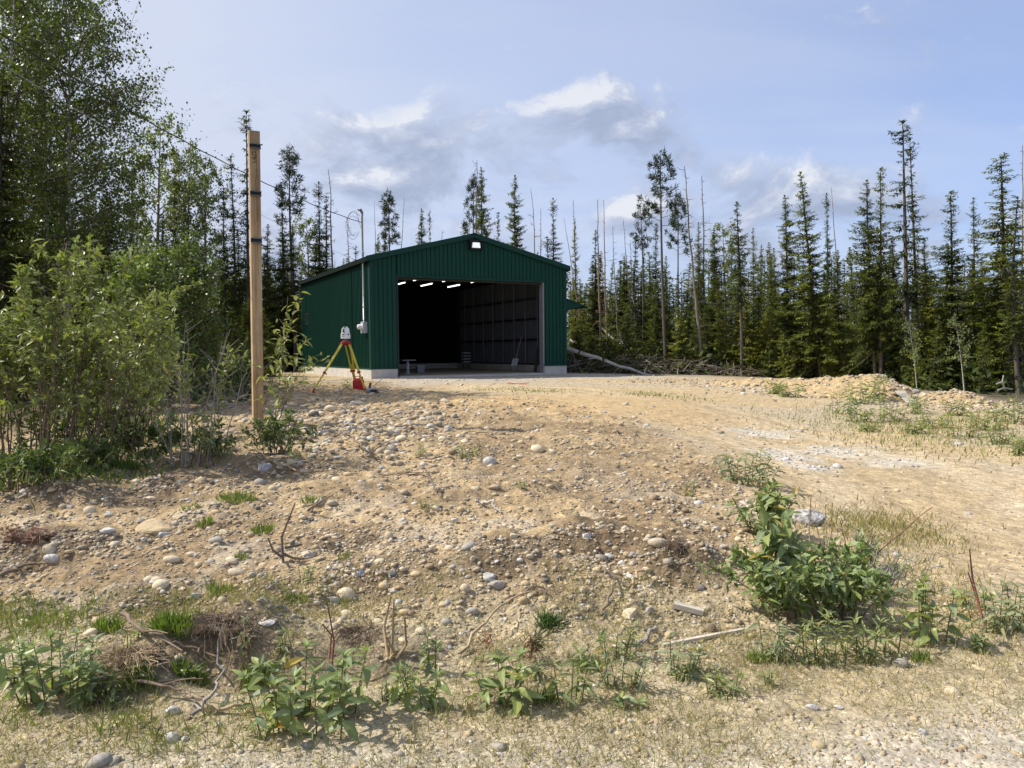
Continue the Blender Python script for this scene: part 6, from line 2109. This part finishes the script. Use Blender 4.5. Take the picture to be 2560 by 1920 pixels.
# ---- shrubs with many leaves: the largest leaves as parts, the rest as one mass
def shrub(label, px, py, top_px, hpx, wpx, n_st, n_leaf, n_part, leaf_px, kind='willow', bark=None, cat='shrub', name='willow_shrub', bare=.2, arch=.35, twigs=7, lo=.25, hue=(.215, .25, .08), seed=0, low_el=.0):
    rg = np.random.default_rng(700 + seed)
    b = G(px, py)
    s = b[1] / F
    H, Wd, LL = hpx * s, wpx * s, leaf_px * s
    root = thing(name, label, cat, b)
    ends = []
    shift = (top_px - px) * s
    for k in range(n_st):
        u = rg.uniform(-1, 1)
        v = rg.uniform(-1, 1)
        base = np.array([u * Wd * .22 + rg.normal() * .05 * Wd, v * Wd * .16, -.04])
        h = H * rg.uniform(.6, 1.03) * (1 - .25 * abs(u))
        top = np.array([u * Wd * .5 + shift + rg.normal() * .12 * Wd, v * Wd * .35, h])
        mid = base * .45 + top * .55 + np.array([-u * Wd * arch * .2, 0, h * .10])
        tt = np.linspace(0, 1, 11)[:, None]
        cv = base * (1 - tt) ** 2 + 2 * mid * tt * (1 - tt) + top * tt ** 2
        cv[1:] += np.cumsum(rg.normal(size=(10, 3)) * .012 * H / 2, axis=0)
        mb = MB()
        r = .0045 + .0018 * H
        mb.tube(cv, np.linspace(r, .0022, 11), 5, cap=False)
        isbare = rg.random() < bare
        for j in range(twigs):
            f = rg.uniform(.22, .98)
            p = np.array([np.interp(f, tt[:, 0], cv[:, i]) for i in range(3)])
            d = rnd_unit(rg, 1)[0] * np.array([1, 1, .5]) + np.array([u * .3, -.1, .65])
            l2 = H * rg.uniform(.08, .26) * (1.15 - .5 * f)
            e = p + d * l2
            mb.tube([p, (p + e) / 2 + rg.normal(size=3) * .01, e], [r * .42, r * .3, .0015], 4, cap=False)
            if not isbare and f > lo:
                ends.append((p, e))
        if not isbare:
            for q in range(6, 10):
                ends.append((cv[q], cv[q + 1]))
        mb.build('stem', bark or M_TWIG, root, True)
    ends = np.array(ends)
    i = rg.integers(0, len(ends), n_leaf)
    f = rg.uniform(.1, 1.0, (n_leaf, 1))
    C = ends[i, 0] + (ends[i, 1] - ends[i, 0]) * f + rg.normal(size=(n_leaf, 3)) * .012
    ax = ends[i, 1] - ends[i, 0]
    ax /= np.linalg.norm(ax, axis=1)[:, None] + 1e-9
    D = ax * .5 + rnd_unit(rg, n_leaf) * .9 + np.array([.12, 0, -.05 + low_el])
    L = LL * rg.uniform(.55, 1.2, n_leaf)
    order = np.argsort(C[:, 1] - L * 6)
    for q in order[:n_part]:
        put_leaf(root, C[q], D[q], float(L[q]), kind, rg.uniform(-.6, .6))
    rest = order[n_part:]
    if len(rest):
        mb = MB()
        m = len(rest)
        tone = rg.uniform(.65, 1.3, (m, 1))
        quads(mb, C[rest], D[rest], rnd_unit(rg, m) + np.array([.3, 0, .2]), L[rest], L[rest] * .20, np.array(hue) * tone, .12)
        o = mb.build('foliage', M_WEED, root)
        o['kind'] = 'stuff'
    return root


shrub('tall dense willow shrub at the left picture edge', 40, 1175, 60, 500, 360, 22, 3800, 190, 21, seed=1, bare=.15)
shrub('tallest willow shrub arching to the right on the left side', 170, 1165, 235, 590, 360, 24, 4400, 220, 21, seed=2, bare=.2)
shrub('willow shrub with grey bare stems, right of the tallest', 285, 1140, 330, 430, 270, 15, 1300, 170, 20, seed=3, bare=.35)
shrub('low leafy willow shrub in front of the tall willows', 330, 1110, 340, 300, 280, 15, 1800, 140, 19, seed=4, bare=.2)
shrub('mostly bare multi stemmed bush left of the post', 470, 1165, 500, 400, 300, 12, 520, 150, 18, seed=5, bare=.55, bark=M_STICKG)
shrub('thin reaching willow with few leaves left of the post', 440, 1085, 470, 300, 240, 8, 160, 60, 15, seed=6, bare=.4, bark=M_STICKG)
shrub('leafy sapling leaning right at the foot of the post', 655, 1085, 705, 350, 190, 6, 230, 130, 22, kind='willow', seed=7, bare=.1, lo=.1, cat='sapling', name='sapling', bark=M_STICK)
shrub('low dense bush below the post sapling', 700, 1135, 715, 110, 170, 18, 900, 200, 18, kind='narrow', seed=8, bare=.1, lo=.05, hue=(.085, .12, .04))
shrub('dark low brush under the bare multi stemmed bush', 500, 1160, 500, 100, 220, 16, 700, 120, 18, kind='narrow', seed=9, bare=.2, lo=.05, hue=(.09, .12, .04))
shrub('large leafy bush with glossy leaves right of the bank', 2035, 1530, 2015, 172, 385, 38, 2100, 295, 29, kind='wide', seed=10, bare=.05, lo=.05, hue=(.15, .21, .07), name='leafy_bush', cat='bush', twigs=8)
shrub('tall stemmed broad leaved sprout at the left of the large bush', 1935, 1530, 1930, 270, 110, 5, 110, 110, 56, kind='wide', seed=11, bare=0, lo=.1, name='sapling', cat='sapling')
shrub('leafy bush uphill beside the white boulder', 1925, 1345, 1920, 130, 160, 14, 420, 200, 28, kind='wide', seed=12, bare=.1, lo=.1, hue=(.15, .21, .07), name='leafy_bush', cat='bush')
shrub('sparse small bush at the right end of the large bush', 2150, 1430, 2160, 100, 130, 10, 160, 160, 30, kind='grey', seed=13, bare=.2, lo=.2, name='leafy_bush', cat='bush')
shrub('drooping broad leaved sprig at the front of the large bush', 2120, 1555, 2120, 130, 90, 4, 50, 50, 46, kind='wide', seed=14, bare=0, lo=.2, name='sapling', cat='sapling', low_el=-.4)
0 and shrub('green and yellow scrub between willows and cobbles', 640, 1000, 640, 90, 160, 10, 350, 60, 12, seed=15, bare=.4, bark=M_STICKG)
shrub('dry twiggy bush behind the post sapling', 560, 1010, 560, 160, 200, 16, 160, 60, 12, seed=16, bare=.7, bark=M_STICKG)

for k, (px, py, h, w, lb) in enumerate([(40, 1225, 110, 190, 'low leafy herbs at the left edge under the tall willows'), (150, 1215, 100, 190, 'low leafy herbs in the shade under the tallest willow'), (262, 1180, 100, 170, 'low leafy herbs right under the grey stemmed willow'),
                                        (350, 1140, 110, 150, 'low leafy herbs right of the willow stems'), (90, 1150, 150, 200, 'taller leafy herbs among the tall willow stems'), (215, 1120, 150, 190, 'taller leafy herbs among the grey stemmed willow stems')]):
    shrub(lb, px, py, px, h, w, 16, 800, 60, 19, kind='narrow', seed=30 + k, bare=0, lo=.05, hue=(.085, .125, .035), name='leafy_herb', cat='herb', twigs=6)
for k in range(34):
    px = RP.uniform(-10, 2560)
    py = RP.uniform(1590, 1790) - (90 if px > 1950 else 0)
    kd = RP.choice(['narrow', 'narrow', 'grey', 'wide'])
    weed({'narrow': 'small narrow leaved seedling on the grassy verge', 'grey': 'small grey leaved seedling on the grassy verge', 'wide': 'small round leaved seedling on the grassy verge'}[kd], px, py, RP.uniform(35, 75), RP.uniform(30, 70), RP.randint(2, 5), RP.uniform(20, 34), kd, 7, cat='seedling', name='seedling', group='seedlings of the verge, ' + kd)

shrub('dry twiggy tangle at the right side of the large bush', 2185, 1480, 2200, 110, 150, 16, 40, 40, 24, kind='grey', seed=50, bare=.75, bark=M_STICKG, name='dry_brush', cat='brush')
# fallen pine sprig, green tip and red needles
b = G(1325, 1660)
sp = thing('pine_sprig', 'fallen pine sprig with green tip and rusty red needles', 'branch', b)
s = b[1] / F
cv = np.array([(0, 0, .02), (.02, 0, 55 * s), (30 * s, .02, 85 * s), (62 * s, .02, 90 * s)])
MB().tube(cv, [.008, .007, .005, .003], 5).build('twig', M_TWIG, sp, True)


def needles(c, n, L, d, col, name):
    rg = np.random.default_rng(int(abs(c[0] * 991)) + n)
    mb = MB()
    C = np.array(c) + rg.normal(size=(n, 3)) * np.array([.02, .015, .02])
    quads(mb, C, rnd_unit(rg, n) + np.array(d) * 1.1, rnd_unit(rg, n), L * rg.uniform(.6, 1, n), .0028, np.array(col) * rg.uniform(.6, 1.4, (n, 1)))
    o = mb.build(name, M_PIN, sp)
    o['kind'] = 'stuff'


needles(cv[2] + np.array([8 * s, 0, 4 * s]), 150, .10, (.1, 0, 1), (.06, .11, .03), 'green_needles')
needles(cv[3], 110, .085, (.6, 0, .8), (.06, .10, .03), 'green_needles')
needles(cv[0] + np.array([0, 0, .06]), 70, .07, (.3, 0, .1), (.17, .06, .03), 'red_needles')
needles(cv[0] + np.array([-.22, .05, .08]), 50, .06, (-.2, 0, -.2), (.18, .07, .035), 'red_needles')
needles(cv[1], 80, .08, (.6, 0, 0), (.08, .09, .03), 'green_needles')

# a few single finds
o = leaf_geo(.10, .075, (.52, .30, .06), .5, .3, 3).build('fallen_leaf', M_WEED)
o.location = G(690, 1838) + np.array([0, 0, .03])
o.rotation_euler = (.5, -.3, .7)
tag(o, 'yellow dead leaf at the foot of the broad leaved sprout cluster', 'leaf')
b = G(905, 1446)
mb = MB()
mb.add([(-.016, 0, 0), (.016, .01, 0), (.014, .02, .03), (-.01, .015, .04), (-.02, .01, .02)], [np.array([(0, 1, 2), (0, 2, 3), (0, 3, 4)])])
mb.add([(-.016, 0, 0), (-.02, .01, .02), (-.03, -.03, .01)], np.array([(0, 1, 2)]))
o = mb.build('plastic_scrap', mat('blue_plastic', (.30, .38, .56), rough=.35))
o.location = b
tag(o, 'scrap of pale blue plastic between cobbles', 'scrap')
mb = MB()
for (x0, y0, x1, y1) in ((1266, 961, 1322, 959), (1270, 958, 1316, 963)):
    a, b = G(x0, y0), G(x1, y1)
    w = np.array([0, .05, 0])
    t = np.linspace(0, 1, 12)[:, None]
    p = a + (b - a) * t
    p[:, 2] = ground_z(p[:, 0], p[:, 1]) + .014
    mb.tube(p, .007, 4)
o = mb.build('red_ribbon', mat('red_ribbon', (.55, .07, .03), rough=.7))
tag(o, 'thin red marking ribbon on the gravel before the shed door', 'ribbon')

# ------------------------------------------------------------------ grass
def blades(n, pts, sx, sy, hmin, hmax, cols, name=None, label=None, seed=0, lean=.35, wd=.0028, parent=None, zone=None):
    """blades scattered about survey pixels (px, py)"""
    rg = np.random.default_rng(seed)
    g = np.array([G(a, b) for a, b in pts])
    i = rg.integers(0, len(g), n)
    X = g[i, 0] + rg.normal(size=n) * sx
    Y = g[i, 1] + rg.normal(size=n) * sy
    return blades_at(X, Y, rg, hmin, hmax, cols, name, label, lean, wd)


def blades_at(X, Y, rg, hmin, hmax, cols, name, label, lean=.35, wd=.0028, kind='stuff'):
    n = len(X)
    Z = ground_z(X, Y)
    D = np.stack([rg.normal(size=n) * lean + .05, rg.normal(size=n) * lean, np.ones(n)], -1)
    L = rg.uniform(hmin, hmax, n)
    cols = np.array(cols)
    C = cols[rg.integers(0, len(cols), n)] * rg.uniform(.75, 1.25, (n, 1))
    mb = MB()
    quads(mb, np.stack([X, Y, Z - .01], -1), D, rnd_unit(rg, n) * np.array([1, 1, .1]), L, wd * rg.uniform(.7, 1.5, n) * np.clip(Y / 4.5, .9, 1.7), C, rg.uniform(0, .35, n), mid=.38)
    o = mb.build(name, M_GRASS)
    tag(o, label, 'grass', kind=kind)
    return o


GRN = [(.15, .215, .042), (.12, .18, .036), (.19, .245, .05)]
DRY = [(.42, .33, .18), (.48, .39, .23), (.34, .26, .15), (.28, .25, .12)]
OLV = [(.21, .215, .07), (.17, .185, .055), (.26, .24, .095)]


def verge():
    rg = np.random.default_rng(33)
    n = 130000
    X = rg.uniform(-3.4, 4.4, n)
    Y = rg.uniform(2.4, 4.9, n)
    k = (.25 + .75 * sstep(.36, .60, fbm(X * 1.6, Y * 1.6, 71, 4))) * sstep(2.3, 2.9, Y + np.minimum(0, -X) * .25 + (fbm(X * 2, Y * 2, 72, 2) - .5) * .5) * sstep(5.1, 4.1, Y + (fbm(X * 2, Y * 2, 73, 2) - .5) * .8)
    k *= np.where(X > 1.4, .5, 1.0)
    ok = rg.random(n) < k
    X, Y = X[ok], Y[ok]
    gcol = rg.random(len(X)) < .36 + .3 * (fbm(X, Y, 74, 2) - .5)
    blades_at(X[~gcol], Y[~gcol], rg, .03, .10, DRY, 'dry_grass', 'short straw coloured grass on the verge in front of the bank', .8, .0014)
    blades_at(X[gcol], Y[gcol], rg, .03, .10, OLV, 'verge_grass', 'short olive grass on the verge in front of the bank', .5, .0016)
    # lower left lush grass
    n = 9000
    X = rg.uniform(-3.3, -.9, n)
    Y = rg.uniform(3.0, 4.5, n)
    ok = rg.random(n) < sstep(.38, .6, fbm(X * 2.2, Y * 2.2, 75, 3)) * sstep(-.8, -1.6, X) 
    blades_at(X[ok], Y[ok], rg, .05, .15, GRN + OLV, 'meadow_grass', 'green grass blades growing at the lower left corner', .35, .0026)
    # under the willows
    n = 2600
    pts = [(40, 1170), (120, 1150), (220, 1120), (300, 1090), (360, 1060), (180, 1190), (60, 1200), (280, 1140)]
    blades(n, pts, .45, .40, .06, .24, [(.10, .15, .032), (.08, .12, .03), (.13, .17, .04)], 'shrub_grass', 'lush grass under the willow shrubs', 41, .6, .006)
    blades(3600, [(2360, 1090), (2450, 1105), (2520, 1125), (2300, 1070), (2420, 1060), (2230, 1060), (2160, 1050)], 1.1, 1.0, .04, .16, GRN + OLV + DRY, 'drive_grass', 'grass along the right side of the drive', 42, .3, .004)
    blades(2600, [(2130, 1325), (2180, 1310), (2230, 1320), (2280, 1335), (2200, 1350), (2250, 1300)], .22, .25, .03, .11, OLV + DRY, 'thin_grass', 'thin olive grass right of the white boulder', 43, .4, .0026)
    blades(1800, [(2250, 1420), (2330, 1470), (2400, 1500), (2300, 1540), (2420, 1560), (2150, 1590)], .3, .25, .03, .13, OLV + DRY, 'patchy_grass', 'patchy grass behind the right hand sprouts', 44, .4, .0026)
    blades(900, [(1640, 985), (1700, 995), (1310, 975), (1370, 980), (1240, 975), (1610, 988), (740, 965), (770, 960)], .5, .4, .03, .10, OLV + GRN, 'sparse_grass', 'sparse grass starting on the gravel yard', 45, .4, .006)


verge()


def tuft(px, py, wpx, hpx, n, label, cols=GRN, wdk=.032):
    n = int(n * 1.6)
    rg = np.random.default_rng(int(px))
    b = G(px, py)
    s = b[1] / F
    a = rg.uniform(0, 6.283, n)
    r = np.sqrt(rg.random(n)) * wpx * s * .5
    X, Y = r * np.cos(a), r * np.sin(a) * .6
    Z = ground_z(X + b[0], Y + b[1]) - b[2] - .01
    D = np.stack([X * 2.0 + rg.normal(size=n) * .25, Y * 2.0 + rg.normal(size=n) * .25, np.ones(n)], -1)
    cols = np.array(cols)
    mb = MB()
    h = hpx * s
    quads(mb, np.stack([X, Y, Z], -1), D, rnd_unit(rg, n) * np.array([1, 1, .1]), h * rg.uniform(.5, 1.1, n), h * wdk, cols[rg.integers(0, len(cols), n)] * rg.uniform(.75, 1.25, (n, 1)), rg.uniform(0, .4, n), mid=.4)
    o = mb.build('grass_tuft', M_GRASS)
    o.location = b
    return tag(o, label, 'grass', 'grass tufts on the rubble')


for a in [(445, 1580, 110, 75, 220, 'largest bright green grass tuft above the torn sods'), (270, 1580, 70, 60, 90, 'yellow green grass tuft left of the largest bright tuft'), (590, 1250, 95, 32, 190, 'flat bright grass tuft below the bare multi stemmed bush'),
          (300, 1170, 90, 36, 160, 'low grass tuft just below the willow stems'), (780, 1258, 60, 26, 90, 'small grass tuft at the broken dead stem'), (515, 1315, 36, 36, 50, 'small grass tuft right of the tan sandstone slab'),
          (550, 1488, 60, 48, 70, 'yellow green tuft below the three cream cobbles'), (740, 1505, 60, 34, 60, 'sparse tuft beside the chalky stone'), (605, 1395, 34, 28, 40, 'small tuft between two pale cobbles'),
          (860, 1400, 36, 26, 40, 'small tuft right of the dead sapling'), (660, 1330, 60, 40, 60, 'thin dark grass left of the dead sapling'), (1000, 1740, 60, 50, 60, 'grass tuft right of the broad leaved sprout cluster'),
          (1360, 1760, 60, 70, 60, 'grass tuft between two bottom centre weeds'), (640, 1720, 70, 70, 70, 'grass tuft left of the broad leaved sprout cluster'), (480, 1700, 80, 60, 90, 'grass tuft behind the thick forked branch'),
          (350, 1720, 80, 70, 90, 'grass tuft before the straw coloured sod'), (1470, 1680, 60, 60, 60, 'upright grass tuft left of the branch stub'), (2300, 1655, 60, 46, 60, 'grass tuft beside the shadowed grey stone'),
          (1900, 1655, 70, 46, 70, 'grass tuft left of the willow sprouts'), (480, 1275, 50, 24, 60, 'tiny grass tuft above the sandstone slab')]:
    tuft(*a)


def litter():
    rg = np.random.default_rng(55)
    n = 9000
    mb = MB()
    X = rg.uniform(-5.0, 4.5, n)
    Y = 2.9 + rg.random(n) ** 1.3 * 11
    ok = rg.random(n) < .12 + .88 * ground_parts(X, Y)[1] * sstep(.4, .66, fbm(X * 1.1, Y * 1.1, 80, 3))
    X, Y = X[ok], Y[ok]
    Z = ground_z(X, Y)
    a = rg.uniform(0, math.pi, len(X))
    L = rg.uniform(.03, .16, len(X))
    D = np.stack([np.cos(a), np.sin(a), rg.normal(size=len(X)) * .12], -1)
    cols = np.array([(.20, .15, .10), (.30, .24, .17), (.12, .09, .065), (.36, .29, .19)])
    quads(mb, np.stack([X, Y, Z + .008], -1), D, rnd_unit(rg, len(X)), L, .0028 * np.clip(Y / 6, .8, 1.8), cols[rg.integers(0, 4, len(X))])
    o = mb.build('twig_litter', mat('litter', (1, 1, 1), rough=.95, attr=True))
    tag(o, 'dry twigs and root scraps littering the rubble', 'litter', kind='stuff')


litter()


def undergrowth():
    rg = np.random.default_rng(66)
    mb = MB()
    m = 15000
    px = rg.uniform(-120, 2680, m)
    Y = np.where((px > 700) & (px < 1450), rg.uniform(36, 44, m), rg.uniform(28, 42, m))
    left = px < 640
    Y = np.where(left, rg.uniform(15.5, 34, m), Y)
    Y = np.where(px > 2250, rg.uniform(22, 36, m), Y)
    b = np.array([P(a, 930, y) for a, y in zip(px, Y)])
    zz = ground_z(b[:, 0], b[:, 1])
    C = np.stack([b[:, 0], b[:, 1], zz + rg.random(m) ** 1.7 * 1.1], -1)
    cc = np.array([[.045, .066, .018]]) * rg.uniform(.5, 1.6, (m, 1)) * np.where(rg.random((m, 1)) < .12, np.array([[2.0, 1.9, 1.6]]), 1)
    quads(mb, C, rnd_unit(rg, m), rnd_unit(rg, m), rg.uniform(.12, .34, m), .05, cc)
    o = mb.build('undergrowth', M_SPR)
    tag(o, 'low dark undergrowth on the wood floor', 'undergrowth', kind='stuff')


undergrowth()
print('trees', TREE_N[0])
# look-alikes that share a label also share a group
_seen = {}
for o in SC.objects:
    if o.parent is None and o.get('label'):
        g_ = _seen.setdefault(o['label'], o.get('group') or o['label'])
        if sum(1 for q in (o,) if q.get('group')) or g_ != o['label']:
            o['group'] = g_
_tri = sum(sum(len(p.vertices) - 2 for p in me.polygons) for me in bpy.data.meshes if me.users)
print('unique triangles', _tri)
